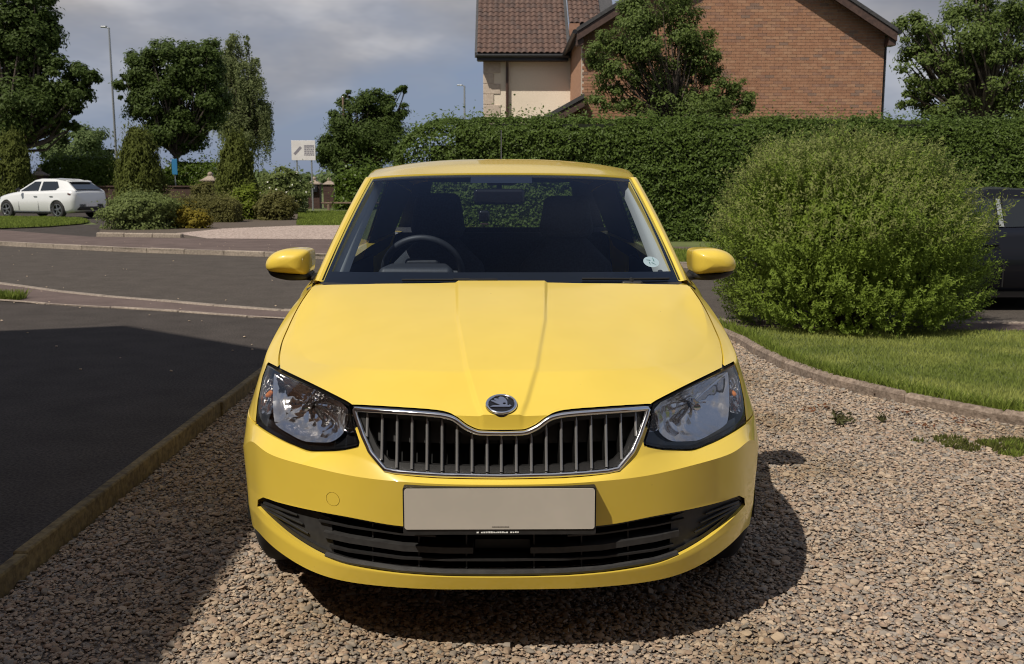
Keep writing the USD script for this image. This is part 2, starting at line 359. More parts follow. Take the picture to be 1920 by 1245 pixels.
blades(lawn, 110000, 0.032, 0.006, M['lawn_blade'], 'lawn_grass', 0.045, rg, lean=0.9, label='bright green mown lawn under the round bush', cat='grass')
# longer grass along the lawn edge and round the bush
fr = np.array(sg.LineString(edge_line).parallel_offset(0.095, 'left').coords)
blades(sg.LineString(fr).buffer(0.05), 7000, 0.075, 0.008, M['blade'], 'edge_grass', 0.045, rg, lean=1.0, label='longer grass hanging along the lawn edging', cat='grass')
tuft = gnd(14, 562)
blades(sg.Point(tuft[0] - 0.15, tuft[1]).buffer(0.34).intersection(sg.box(-9, tuft[1] - 0.12, 0, tuft[1] + 0.12)), 900, 0.10, 0.012, M['blade'], 'grass_tuft', 0.01, rg, lean=0.9, yfall=False, label='grass tuft in the pavement at the left picture edge', cat='grass')

# stones of the gravel: a scatter of a few stone shapes
STONE = []
stone_cols = [((0.206, 0.156, 0.116), (0.338, 0.261, 0.195)), ((0.250, 0.199, 0.150), (0.403, 0.327, 0.250)), ((0.175, 0.155, 0.132), (0.281, 0.247, 0.216)), ((0.201, 0.149, 0.112), (0.315, 0.234, 0.175)), ((0.150, 0.138, 0.123), (0.237, 0.217, 0.195))]
for k, (a, b) in enumerate(stone_cols):
    STONE.append(material(f'stone_{"abcde"[k]}', {'o': ('object_info', {}), 'g': ('geometry', {}), 'n': ('noise_texture', {'scale': 120.0, 'detail': 3.0}), 'av': ('math', {'math_type': 'multiply_add', 'value2': 0.5}), 'hf': ('math', {'math_type': 'multiply', 'value2': 0.65}),
        'r': ('rgb_ramp', {'ramp': [(0.1, a), (0.9, b)]}), 'bn': ('noise_texture', {'scale': 1.1, 'detail': 3.0}), 'bt': ('rgb_ramp', {'ramp': [(0.34, (0.80, 0.74, 0.62)), (0.5, (1.0, 0.97, 0.93)), (0.68, (1.08, 1.05, 1.04))]}), 'bm': ('mix_color', {'blend_type': 'multiply', 'fac': 1.0}), 'p': ('principled_bsdf', {'roughness': 0.85, 'specular_ior_level': 0.3})},
        [('g.position', 'bn.vector'), ('bn.fac', 'bt.fac'), ('bt.color', 'bm.b'), ('r.color', 'bm.a'), ('bm.result', 'p.base_color'), ('g.position', 'n.vector'), ('o.random', 'hf.value1'), ('n.fac', 'av.value1'), ('hf.value', 'av.value3'), ('av.value', 'r.fac')]))
def scatter(name, pts, scales, rng, protos, label, cat):
    path = numbered('/World', name)
    pi = UsdGeom.PointInstancer.Define(stage, path); n = len(pts)
    rel = pi.CreatePrototypesRel()
    for k, (m, mat) in enumerate(protos):
        pp = f'{path}/stone' if k == 0 else f'{path}/stone_{k:03d}'
        usdkit.mesh(stage, pp, m, mat, smooth=52); rel.AddTarget(pp)
    pi.CreateProtoIndicesAttr(Vt.IntArray.FromNumpy(rng.integers(0, len(protos), n).astype(np.int32)))
    pi.CreatePositionsAttr(Vt.Vec3fArray.FromNumpy(pts.astype(np.float32)))
    th = rng.uniform(0, np.pi, n); tx = rng.uniform(-0.25, 0.25, n)
    q = np.column_stack([np.cos(th) * np.cos(tx), np.cos(th) * np.sin(tx), np.sin(th) * np.sin(tx), np.sin(th) * np.cos(tx)])
    pi.CreateOrientationsAttr(Vt.QuathArray([Gf.Quath(*map(float, x)) for x in q]))
    pi.CreateScalesAttr(Vt.Vec3fArray.FromNumpy(scales.astype(np.float32)))
    tag(pi, label, cat, kind='stuff')
rs = np.random.default_rng(5)
protos = []
for k in range(10):
    pts = rs.normal(size=(17, 3)); pts = norm(pts) * rs.uniform(0.82, 1.06, (17, 1)) * [0.62, 0.50, 0.33]
    h = trimesh.convex.convex_hull(pts)
    protos.append((h, STONE[[0, 1, 2, 3, 0, 1, 4, 2, 3, 1][k]]))
def gravel_points(n):
    out = []
    frame = sg.Polygon([(-1.62, 1.9), (-1.62, 3.6), (-1.62, 9.0), (1.95, 8.9), (5.1, 7.6), (5.1, 4.2), (2.6, 1.9)]).intersection(gravel.buffer(-0.005))
    under = sg.box(-0.62, 3.35, 0.62, 6.8)
    frame = frame.difference(under); shapely.prepare(frame)
    while sum(map(len, out)) < n:
        q = np.column_stack([rs.uniform(-1.7, 5.2, 3 * n), rs.uniform(1.9, 9.1, 3 * n)])
        q = q[rs.random(len(q)) < np.clip((3.2 / q[:, 1]), 0, 1) ** 0.75]
        out.append(q[shapely.contains_xy(frame, q[:, 0], q[:, 1])])
    return np.vstack(out)[:n]
gp = gravel_points(225000)
gs = rs.lognormal(0, 0.40, len(gp)) * 0.0108 * (1 + 0.06 * (gp[:, 1] - 3).clip(0))
gs = gs.clip(0.007, 0.042)
scatter('gravel_stones', np.column_stack([gp, -0.008 + 0.004 * rs.random(len(gp)) + gs * 0.13]), np.column_stack([gs, gs, gs * rs.uniform(0.65, 1.05, len(gs))]), rs, protos, 'loose pinkish grey gravel covering the drive around the yellow car', 'gravel')

# moss and weeds in the gravel
mp = gnd(1868, 838)
rnd = random.Random(6); patchy = shapely.union_all([sg.Point(mp[0] + rnd.gauss(.15, .22), mp[1] + rnd.gauss(0, .07)).buffer(rnd.uniform(.02, .09)) for _ in range(34)])
blades(patchy, 2600, 0.025, 0.007, M['moss'], 'moss_patch', -0.002, rg, lean=0.8, yfall=False, label='mossy green patch in the gravel at right', cat='moss')
blades(shapely.union_all([sg.Point(mp[0] + rnd.gauss(.22, .15), mp[1] + rnd.gauss(-.03, .05)).buffer(rnd.uniform(.015, .05)) for _ in range(16)]), 700, 0.03, 0.007, M['blade'], 'gravel_grass', -0.002, rg, lean=0.8, yfall=False, label='short grass growing through the mossy gravel', cat='grass')
def weed(u, v, r, n, label):
    c = gnd(u, v); w = thing('weed', label, 'weed', (c[0], c[1], 0.0)); rng = np.random.default_rng(int(u))
    d = norm(np.column_stack([rng.normal(size=n), rng.normal(size=n), rng.uniform(0.15, 1.2, n)])); pos = d * rng.uniform(0.2, 1, (n, 1)) * r + [0, 0, 0.012]
    obj('foliage', leaf_mesh(pos, d + rng.normal(size=(n, 3)) * 0.5, r * 0.55, r * 0.2, rng, axis=d), M['weed'], w)
    b = MB()
    for k in range(6):
        a = rng.uniform(0, 6.28); b.add(*tube([(0, 0, -0.01), (0.4 * r * math.cos(a), 0.4 * r * math.sin(a), r * 0.5)], 0.0015, 4))
    obj('stem', b, M['weed'], w)
weed(1577, 795, 0.075, 70, 'taller scrubby weed growing alone in the gravel')
weed(1655, 792, 0.05, 45, 'lower dark weed in the gravel, nearer the lawn edging')
b = MB(); rng = np.random.default_rng(8)
for (u, v) in [(1520, 770), (1545, 765), (1672, 742), (1705, 776), (1800, 790), (1838, 772), (1815, 800), (1740, 802)]:
    c = gnd(u, v)
    p = c + rng.normal(size=(9, 3)) * [0.035, 0.03, 0.0]; p[:, 2] = 0.014
    b.add(*leaf_mesh(p, rng.normal(size=(9, 3)) * 0.4 + [0, 0, 1], 0.03, 0.015, rng))
obj('fallen_leaves', b, M['dry_leaf'], label='scattered brown fallen leaves on the gravel by the lawn edging', cat='leaf litter', kind='stuff')

# loose chippings on road and pavements
rng = np.random.default_rng(12); b = MB()
for k in range(110):
    u, v = rng.uniform(-20, 640), (rng.choice([rng.uniform(452, 478), rng.uniform(478, 575), rng.uniform(560, 700)], p=[.4, .3, .3]))
    z = ZP if v < 474 + .016 * u - 8 else 0.006; p = gnd(u, v, z)
    if p[0] > -1.9 and p[1] < 9.5: continue
    m = trimesh.Trimesh(*protos[k % 10][0].vertices.shape and (protos[k % 10][0].vertices * rng.uniform(.008, .024), protos[k % 10][0].faces)); m.apply_translation(p + [0, 0, .003]); b.mesh(m)
obj('loose_chippings', b, STONE[1], label='pale loose chippings scattered over road and pavement', cat='chippings', kind='stuff')
# ------------------------------------------------------------------ the yellow car
YC = 2.60                      # world y of its foremost point; the car is centred on x = 0 and faces the camera
M['paint'] = material('yellow_paint', {
    'g': ('geometry', {}), 'n': ('noise_texture', {'scale': 7.0, 'detail': 4.0}), 'r': ('rgb_ramp', {'ramp': [(0.3, (0.635, 0.462, 0.058)), (0.7, (0.66, 0.482, 0.066))]}),
    'v': ('voronoi_texture', {'scale': 16.0, 'randomness': 1.0}), 'vr': ('rgb_ramp', {'ramp': [(0.0, (0.45, 0.38, 0.3)), (0.030, (0.5, 0.45, 0.4)), (0.045, (1, 1, 1)), (1, (1, 1, 1))]}),
    'n3': ('noise_texture', {'scale': 3.1, 'detail': 1.0}), 'r3': ('rgb_ramp', {'ramp': [(0.52, (0, 0, 0)), (0.6, (1, 1, 1))]}), 'mm': ('mix_color', {'blend_type': 'multiply'}),
    'p': ('principled_bsdf', {'roughness': 0.42, 'coat_weight': 0.85, 'coat_roughness': 0.06, 'coat_ior': 1.45, 'specular_ior_level': 0.3})},
    [('g.position', 'n.vector'), ('g.position', 'v.vector'), ('g.position', 'n3.vector'), ('n.fac', 'r.fac'), ('v.distance', 'vr.fac'), ('n3.fac', 'r3.fac'), ('r3.color', 'mm.fac'), ('r.color', 'mm.a'), ('vr.color', 'mm.b'), ('mm.result', 'p.base_color')])
M['black_plastic'] = speckle('black_plastic', (0.008, 0.008, 0.008), (0.015, 0.014, 0.014), 60, rough=0.5, bump=0.0004, bscale=700)
M['grey_plastic'] = speckle('grey_plastic', (0.016, 0.015, 0.015), (0.027, 0.026, 0.025), 40, rough=0.55, bump=0.0005, bscale=600)
M['gloss_black'] = principled('gloss_black', (0.008, 0.008, 0.009), 0.12)
M['slat'] = principled('slat_black', (0.014, 0.0135, 0.013), 0.22)
M['slat_edge'] = principled('slat_edge', (0.26, 0.255, 0.25), 0.28, metallic=0.55, coat_weight=0.6)
M['void'] = principled('dark_inside', (0.006, 0.006, 0.006), 0.9)
M['chrome'] = material('chrome', {'g': ('geometry', {}), 'n': ('noise_texture', {'scale': 35.0}), 'r': ('rgb_ramp', {'ramp': [(0.3, (0.08,) * 3), (0.7, (0.16,) * 3)]}), 'p': ('principled_bsdf', {'base_color': (0.72, 0.73, 0.75), 'metallic': 1.0})},
                       [('g.position', 'n.vector'), ('n.fac', 'r.fac'), ('r.color', 'p.roughness')])
M['reflector'] = material('lamp_reflector', {'g': ('geometry', {}), 'v': ('voronoi_texture', {'scale': 26.0, 'feature': 'f1'}), 'n': ('noise_texture', {'scale': 9.0}), 'ad': ('math', {'math_type': 'add'}), 'b': ('bump', {'strength': 0.45, 'distance': 0.006}), 'p': ('principled_bsdf', {'base_color': (0.62, 0.595, 0.58), 'roughness': 0.12, 'metallic': 1.0})},
                          [('g.position', 'v.vector'), ('g.position', 'n.vector'), ('v.distance', 'ad.value1'), ('n.fac', 'ad.value2'), ('ad.value', 'b.height'), ('b.normal', 'p.normal')])
M['rubber'] = speckle('rubber', (0.010, 0.010, 0.010), (0.020, 0.019, 0.018), 50, rough=0.8)
M['alloy'] = principled('alloy', (0.45, 0.45, 0.46), 0.3, metallic=1.0)
M['screen_glass'] = pane_look('screen_glass', (0.76, 0.81, 0.87), 0.02, (0.52, 0.62, 0.85))
M['window_glass'] = pane_look('window_glass', (0.74, 0.78, 0.78), 0.04)
M['side_glass'] = pane_look('side_glass', (0.55, 0.60, 0.62), 0.05)
M['lens'] = pane_look('lamp_lens', (0.92, 0.93, 0.94), 0.03)
M['trim_grey'] = principled('pillar_trim', (0.36, 0.37, 0.345), 0.8)
M['seat_cloth'] = speckle('seat_cloth', (0.034, 0.038, 0.047), (0.062, 0.067, 0.080), 120, rough=0.95)
M['dash'] = speckle('dash_plastic', (0.018, 0.020, 0.024), (0.028, 0.031, 0.036), 80, rough=0.55)
M['frit'] = principled('screen_border', (0.006, 0.007, 0.009), 0.25)
M['plate'] = speckle('plate_face', (0.40, 0.365, 0.315), (0.43, 0.39, 0.335), 8, rough=0.35)
M['white'] = principled('white_print', (0.7, 0.7, 0.68), 0.6)
M['amber'] = principled('amber_bulb', (0.5, 0.15, 0.02), 0.2)

car = thing('parked_car', 'bright yellow hatchback facing the camera on the gravel drive', 'car', (0, YC, 0))
def cpt(du, v, y, side=1):
    """A photograph position (du pixels from the car's middle) at car depth y, in car coordinates, on the car's right-hand half in the picture."""
    p = at(940 + side * du, v, YC + y); return np.array([p[0], p[1] - YC, p[2]])
def row(*items): return np.array([it[1:] if it[0] == 'X' else cpt(*it) for it in items], float)
X = 'X'
NET = [
 row((0, 529, 1.07), (60, 529, 1.07), (120, 529, 1.075), (180, 529.3, 1.08), (230, 529.7, 1.09), (272, 530.5, 1.105), (304, 531, 1.12), (326, 531.5, 1.135), (340, 532, 1.15), (X, .690, 1.165, .9460)),
 row((X, 0, .62, .880), (X, .12, .62, .880), (X, .24, .63, .878), (X, .34, .65, .874), (X, .43, .68, .869), (X, .525, .75, .873), (X, .598, .845, .884), (X, .655, .95, .900), (X, .700, 1.08, .933), (X, .702, 1.167, .9440)),
 row((X, 0, .22, .785), (X, .135, .22, .784), (X, .26, .235, .775), (235, 719, .275), (298, 711, .33), (346, 688, .43), (376, 655, .60), (386, 612, .80), (372, 562, 1.0), (X, .712, 1.168, .9415)),
 row((0, 780, .040), (100, 776, .048), (195, 768, .072), (282, 757, .125), (345, 727, .23), (398, 702, .38), (437, 681, .56), (437, 653, .74), (404, 592, .98), (X, .724, 1.17, .936)),
 row((0, 850, .028), (105, 846, .034), (198, 838, .054), (277, 810, .100), (345, 785, .19), (405, 765, .31), (452, 745, .47), (X, .812, .66, .67), (X, .815, .92, .74), (X, .79, 1.17, .83)),
 row((0, 897, .010), (110, 895, .016), (205, 882, .036), (278, 852, .080), (350, 845, .160), (415, 822, .28), (456, 797, .41), (X, .828, .57, .57), (X, .850, .85, .62), (X, .835, 1.17, .68)),
 row((0, 909, -.012), (110, 907, -.007), (187, 902, .010), (278, 891, .050), (375, 868, .135), (440, 845, .25), (470, 825, .385), (X, .843, .57, .475), (X, .860, .85, .50), (X, .852, 1.17, .52)),
 row((0, 993, .008), (110, 991, .012), (190, 985, .029), (290, 968, .070), (375, 948, .152), (440, 930, .269), (465, 915, .400), (X, .836, .57, .37), (X, .852, .85, .38), (X, .848, 1.17, .36)),
 row((0, 1083, .000), (110, 1081, .005), (190, 1076, .020), (290, 1061, .062), (370, 1032, .135), (435, 988, .250), (463, 957, .385), (X, .832, .57, .295), (X, .846, .85, .30), (X, .842, 1.17, .27)),
 row((0, 1105, .012), (110, 1104, .017), (190, 1100, .032), (290, 1088, .074), (370, 1061, .145), (430, 1020, .255), (457, 992, .390), (X, .822, .57, .22), (X, .832, .85, .20), (X, .828, 1.17, .20)),
 row((X, 0, .16, .182), (X, .13, .165, .182), (X, .25, .18, .184), (X, .38, .22, .186), (X, .50, .29, .188), (X, .62, .38, .19), (X, .70, .48, .19), (X, .74, .60, .19), (X, .75, .85, .185), (X, .75, 1.17, .185)),
]
net = np.array(NET)
for _j, _w in enumerate((1, 1, 1, 1, .75, .35, .08)):
    _nat = CubicSpline([0, 1, 3, 4], net[[0, 1, 3, 4], _j])(2.1)
    net[2, _j] = net[2, _j] * (1 - _w) + _nat * _w
full = np.concatenate([net[:, :0:-1] * [-1, 1, 1], net], 1)                 # 19 stations, left to right
full[:, 9, 0] = 0
def master(js, segs):
    """The car's front skin: smooth along each line, creased at the lines that are creases on the real thing."""
    st = CubicSpline(np.arange(-9, 10), full, axis=1)(js)                   # 11 x n x 3
    rows = []
    for a, b, n in segs:
        t = np.linspace(0, b - a, n, endpoint=(b == 10))
        rows.append(PchipInterpolator(np.arange(b - a + 1), st[a:b + 1], axis=0)(t))
    return np.concatenate(rows)
def raised(P):
    """The raised middle panel of the bonnet with its two fore-and-aft creases."""
    y = P[..., 1]
    xc = np.interp(y, [0.03, 0.10, 0.25, 0.62, 1.07], [0.046, 0.066, 0.098, 0.138, 0.160])
    ax = np.abs(P[..., 0]); w = np.clip((P[..., 2] - 0.655) / 0.06, 0, 1)
    d = ax - xc
    h = np.where(d < 0, 1.0, np.where(d < 0.011, 1 - 0.75 * d / 0.011, 0.25 * np.exp(-(d - 0.011) / 0.09)))
    Q = P.copy(); Q[..., 2] += 0.0095 * h * w - 0.004 * w; Q[..., 1] -= 0.006 * h * w * np.clip((0.3 - y) / 0.3, 0, 1)
    return Q
js = np.unique(np.round(np.concatenate([np.linspace(-9, -3, 73), np.linspace(-3, 3, 260), np.linspace(3, 9, 73)]), 5))
SEG = [(0, 2, 70), (2, 3, 26), (3, 5, 30), (5, 6, 10), (6, 7, 16), (7, 8, 16), (8, 9, 8), (9, 10, 7)]
G = raised(master(js, SEG))
nr, nc = G.shape[:2]
GN = norm(np.cross(np.gradient(G, axis=1), np.gradient(G, axis=0)))
if GN[nr // 2, nc // 2, 1] > 0: GN = -GN
def solid_sheet(outer, inner, flip=False):
    """A closed solid between two grids."""
    r, c = outer.shape[:2]; i = np.arange(r * c).reshape(r, c); n = r * c
    q = grid_faces(r, c); f = np.vstack([q, q[:, ::-1] + n])
    ring = np.concatenate([i[0, :-1], i[:-1, -1], i[-1, :0:-1], i[:0:-1, 0]])
    nx = np.roll(ring, -1); f = np.vstack([f, np.stack([ring, ring + n, nx + n, nx], 1)])
    f = np.vstack([f[:, [0, 1, 2]], f[:, [0, 2, 3]]]); v = np.concatenate([outer.reshape(-1, 3), inner.reshape(-1, 3)])
    if flip: f = f[:, ::-1]
    m = mf.Manifold(mf.Mesh(v.astype(np.float32), f.astype(np.uint32)))
    if m.volume() < 0: m = mf.Manifold(mf.Mesh(v.astype(np.float32), f[:, ::-1].astype(np.uint32)))
    return m
shell = solid_sheet(G, G - GN * 0.016)
print('shell', shell.status(), shell.volume(), shell.num_tri())
# photograph -> surface
_vis = (GN * ((EYE - [0, YC, 0]) - G)).sum(-1) > 0
_px = pix(G + [0, YC, 0])
surf = LinearNDInterpolator(np.column_stack([_px[_vis][:, 0], _px[_vis][:, 1]]), G[_vis])
surfn = LinearNDInterpolator(np.column_stack([_px[_vis][:, 0], _px[_vis][:, 1]]), GN[_vis])
def on(du, v, side=1):
    p = surf([[940 + side * du, v]])[0]
    if np.isnan(p).any():
        k = np.argmin(((_px - [940 + side * du, v]) ** 2).sum(-1) + 1e6 * ~_vis); p = G.reshape(-1, 3)[k]
    return p
def dens(pts, step=6.0):
    out = []
    for a, b in zip(pts[:-1], pts[1:]):
        n = max(1, int(np.hypot(*(np.array(b) - a)) / step)); out += [tuple(np.array(a) + (np.array(b) - a) * k / n) for k in range(n)]
    return out + [pts[-1]]
def line_on(pts, step=6.0): return np.array([on(*p) for p in dens(pts, step)])
def spl(pts, n=40):
    p = np.array(pts, float); d = np.r_[0, np.cumsum(np.linalg.norm(np.diff(p, axis=0), axis=1))]
    t = np.linspace(0, d[-1], n)
    return np.column_stack([PchipInterpolator(d, p[:, k])(t) for k in range(p.shape[1])])
def mirror_poly(g): return shapely.affinity.scale(g, -1, 1, origin=(0, 0))
import shapely.affinity
def prism(g, y0=-0.3, y1=1.6):
    """A front-view outline (x, z) pushed through the car front to back."""
    out = mf.Manifold()
    for p in polys(g):
        cs = mf.CrossSection([np.array(p.exterior.coords)[:-1]] + [np.array(r.coords)[:-1] for r in p.interiors], mf.FillRule.EvenOdd)
        out += cs.extrude(y1 - y0).rotate([90, 0, 0]).translate([0, y1, 0])
    return out
def xz(pts, step=6.0): return [(p[0], p[2]) for p in line_on(pts, step)]

# outlines on the skin, right half in pixels from the middle
gr_top = [tuple(p) for p in spl([(0, 808), (40, 807), (62, 799), (90, 780), (115, 772), (180, 766), (281, 760)], 40)]
gr_half = gr_top + [(276, 780), (264, 815), (250, 848), (221, 884), (200, 889), (110, 895), (0, 898)]
gp_ = xz(gr_half); grille_poly = sg.Polygon(gp_ + [(-x, z) for x, z in gp_[::-1]]).buffer(0)
hl = [(284, 758)] + [tuple(p) for p in spl([(284, 757), (345, 726), (398, 701), (437, 681)], 20)][1:] + [(446, 705), (455, 750), (459, 793)] + [tuple(p) for p in spl([(459, 793), (430, 812), (390, 832), (352, 844), (310, 843), (270, 836)], 24)][1:] + [(268, 828), (277, 800)]
lamp_poly = sg.Polygon(xz(hl + [hl[0]])[:-1]).buffer(0)
it_top = [tuple(p) for p in spl([(0, 992), (110, 991), (190, 985), (290, 967), (375, 950), (425, 937), (449, 929), (456, 934)], 40)]
it_bot = [tuple(p) for p in spl([(457, 947), (430, 975), (390, 1008), (340, 1038), (290, 1058), (190, 1075), (110, 1081), (0, 1083)], 40)]
ip_ = xz(it_top + it_bot); intake_poly = sg.Polygon(ip_ + [(-x, z) for x, z in ip_[::-1]]).buffer(0)
shut = xz([tuple(p) for p in spl([(416, 692), (416, 675), (412, 648), (398, 612), (378, 572), (350, 532)], 40)])
# bonnet outline: nose line along grille and lamp, up the shut line, back edge beyond
nose = xz(gr_top + [(284, 758)] + [tuple(p) for p in spl([(284, 757), (345, 726), (398, 701), (416, 692)], 20)][1:])
hood_half = nose + shut + [(0.70, 1.3), (0, 1.3)]
hood_poly = sg.Polygon(hood_half + [(-x, z) for x, z in hood_half[::-1]]).buffer(0)
seam_z = on(459, 791)[2]
bump_half = [(0, on(0, 830)[2] + .05), (0.30, on(200, 800)[2])] + xz([(280, 800), (300, 815)]) + [(0.70, seam_z + .02), (on(458, 791)[0], seam_z), (1.2, seam_z), (1.2, 0.0), (0, 0.0)]
bump_poly = sg.Polygon(bump_half + [(-x, z) for x, z in bump_half[::-1]]).buffer(0)
GAP = 0.0030
lamps_both = lamp_poly.union(mirror_poly(lamp_poly))
arch = mf.Manifold.cylinder(2.4, 0.345, circular_segments=96).rotate([0, 90, 0]).translate([-1.2, 0.845, 0.30])
arch = arch - mf.Manifold.cube([1.10, 2, 2], True).translate([0, 0.9, 0.3])
hood = shell ^ prism(hood_poly.buffer(-GAP))
bumper = (shell ^ prism(bump_poly.difference(hood_poly).buffer(-GAP))) - prism(lamps_both.buffer(GAP)) - prism(grille_poly) - prism(intake_poly) - arch
tow_c = on(-316, 936); 
tow_ring = sg.Point(tow_c[0], tow_c[2]).buffer(0.0205, 48)
bumper = bumper - prism(tow_ring.difference(tow_ring.buffer(-0.0013)), -0.3, 0.5)
side_poly = sg.box(0.2, seam_z + GAP, 1.3, 1.4).difference(hood_poly.buffer(GAP))
obj('bonnet', hood, M['paint'], car, smooth=28)
bp = obj('bumper', bumper, M['paint'], car, smooth=13)
for s in (1, -1):
    p = side_poly if s > 0 else mirror_poly(side_poly)
    fen = biggest((shell ^ prism(p)) - prism(lamps_both.buffer(GAP)) - arch - prism(grille_poly.buffer(0.01)))
    obj('front_wing', fen, M['paint'], car, smooth=28)

# dark inside behind the openings
obj('engine_bay', MB().mesh(shell.translate([0, 0.17, -0.02]) ^ prism(sg.box(-0.60, 0.22, 0.60, 0.70))), M['void'], car)
# grille frame: bright metal all round
def outline3(poly, n, dy=0.0):
    ls = sg.LineString(poly.exterior.coords); out = []
    for k in range(n):
        q = ls.interpolate(k / n, normalized=True); out.append((q.x, q.y))
    out = np.array(out)
    f = _front_y(out); return np.column_stack([out[:, 0], f + dy, out[:, 1]])
_fv = (GN[..., 1] < -0.05)
_fy = LinearNDInterpolator(np.column_stack([G[_fv][:, 0], G[_fv][:, 2]]), G[_fv][:, 1])
def _front_y(xzs):
    xzs = np.asarray(xzs, float); y = _fy(xzs); bad = np.isnan(y)
    for k in np.where(bad)[0]:
        y[k] = G[_fv][:, 1][np.argmin((G[_fv][:, 0] - xzs[k, 0]) ** 2 + (G[_fv][:, 2] - xzs[k, 1]) ** 2)]
    return y
grille = thing('grille', parent=car)
frame_line = grille_poly.buffer(-0.007, join_style=2)
obj('chrome_frame', MB().add(*tube(outline3(frame_line, 260, -0.002), 0.0078, 10, True)), M['chrome'], grille, smooth=40)
inner_poly = grille_poly.buffer(-0.012)
obj('inner_surround', MB().mesh((shell.translate([0, 0.012, 0]) ^ prism(grille_poly.buffer(-0.002).difference(grille_poly.buffer(-0.028))))), M['black_plastic'], grille)
obj('backing', MB().mesh(shell.translate([0, 0.085, 0]) ^ prism(grille_poly.buffer(0.0))), M['void'], grille)
zmid = on(0, 850)[2]
obj('radiator_duct', MB().mesh(shell.translate([0, 0.055, 0]) ^ prism(grille_poly.buffer(-0.016).intersection(sg.box(-1, zmid + 0.012, 1, 1)))), M['grey_plastic'], grille)  # lighter grey upper panel stands in for the sunlit half of the backing
for k in range(-9, 10):
    x = on(abs(28.2 * k), 850)[0] * (1 if k >= 0 else -1)
    seg = inner_poly.intersection(sg.LineString([(x, 0), (x, 1)]))
    if seg.is_empty: continue
    z0, z1 = seg.bounds[1], seg.bounds[3]
    zs = np.linspace(z0 + 0.003, z1 - 0.001, 8); yf = _front_y(np.column_stack([np.full(8, x), zs])) + 0.007 + 0.010 * np.linspace(0, 1, 8)
    prof = [(-0.0040, 0), (0.0040, 0), (0.0085, 0.045), (-0.0085, 0.045)]
    v = np.array([[x + a, yf[i] + b, zs[i]] for i in range(8) for a, b in prof])
    f = [[i * 4 + j, i * 4 + (j + 1) % 4, (i + 1) * 4 + (j + 1) % 4, (i + 1) * 4 + j] for i in range(7) for j in range(4)] + [[0, 3, 2, 1], [28, 29, 30, 31]]
    sl = obj('slat', MB().add(v, f), M['slat'], grille)
    # narrow bright front edge of the bar, joined to the frame of the grille as a piece of its own
    e = np.column_stack([np.full(8, x), yf - 0.0008, zs]); obj('slat_edge', MB().add(*tube(e, 0.0040, 8)), M['slat_edge'], grille, smooth=40)

# badge: ring, dark disc, winged arrow
bc = on(0, 760); bn = norm(surfn([[940, 760]])[0])
badge = thing('badge', parent=car)
BR = 30 / FPX * 2.72
bz = bn; bx = np.array([1.0, 0, 0]); by = np.cross(bz, bx)
def badge_place(v): v = np.asarray(v, float); return bc + v[:, :1] * bx + v[:, 1:2] * by + v[:, 2:3] * bz
def badge_mesh(m):
    return badge_place(np.asarray(m.vertices)), m.faces
th = np.linspace(0, 2 * np.pi, 64, endpoint=False)
obj('chrome_ring', MB().add(*tube(badge_place(np.column_stack([np.cos(th) * BR * 0.90, np.sin(th) * BR * 0.90, th * 0 + 0.004])), BR * 0.10, 10, True)), M['chrome'], badge, smooth=50)
disc = lathe([(0, -0.006), (BR, -0.006), (BR, 0.002), (BR * 0.9, 0.0035), (0, 0.0045)], 64); obj('disc', badge_mesh(disc), M['gloss_black'], badge, smooth=30)
R = BR * 0.80
arrow = [sg.Polygon([(-.82, -.42), (.66, -.42), (.80, -.24), (.62, -.12), (.60, -.22), (-.60, -.22), (-.86, -.36)])]
feathers = [[(-.05, -.2), (-.75, .30), (-.80, .42), (-.55, .36), (.02, .02)], [(-.10, .0), (-.55, .52), (-.52, .66), (-.30, .58), (.08, .22)], [(-.02, .1), (-.22, .70), (-.10, .86), (.12, .82), (.34, .55), (.45, .22), (.46, -.25), (-.12, -.25)]]
for f_ in feathers: arrow.append(sg.Polygon(f_).buffer(0.02))
wing = shapely.union_all(arrow).difference(sg.Point(.24, .0).buffer(.12))
b = MB()
for p in polys(shapely.affinity.scale(wing, R, R, origin=(0, 0))):
    m = extrude(p, 0.0022); m.apply_translation([0, 0, 0.0048]); b.add(*badge_mesh(m))
M['badge_metal'] = principled('badge_metal', (0.42, 0.44, 0.50), 0.35, metallic=1.0)
obj('winged_arrow', b, M['badge_metal'], badge)

# headlamps
lamp_cut = shell ^ prism(lamp_poly.buffer(-GAP))
def lamp_grid(pts_px, depth, facet, s):
    """A bright metal bowl set behind the lens, its rim following the outline given in pixels."""
    n = len(pts_px); rings = 14
    rim = np.array([on(*p) for p in pts_px]); c = rim.mean(0)
    v = []
    for k in range(rings):
        r = (1 - k / (rings - 1)) ; ring = c + (rim - c) * max(r, 0.06)
        ring = ring.copy(); ring[:, 1] += 0.016 + depth * (1 - r ** 2.2)
        if facet: ring[:, 1] += 0.0045 * np.sin(np.arange(n) * 2 * np.pi / n * facet) * r * (1 - r) * 4 + 0.003 * ((k % 3) == 0)
        v.append(ring)
    v = np.array(v); v[..., 0] *= s
    idx = np.arange(rings * n).reshape(rings, n); f = []
    for k in range(rings - 1):
        for j in range(n):
            f.append([idx[k, j], idx[k, (j + 1) % n], idx[k + 1, (j + 1) % n], idx[k + 1, j]])
    f.append([idx[-1, 0]] + [idx[-1, n // 3], idx[-1, n // 2], idx[-1, 2 * n // 3]])
    return v.reshape(-1, 3), np.array(f), c
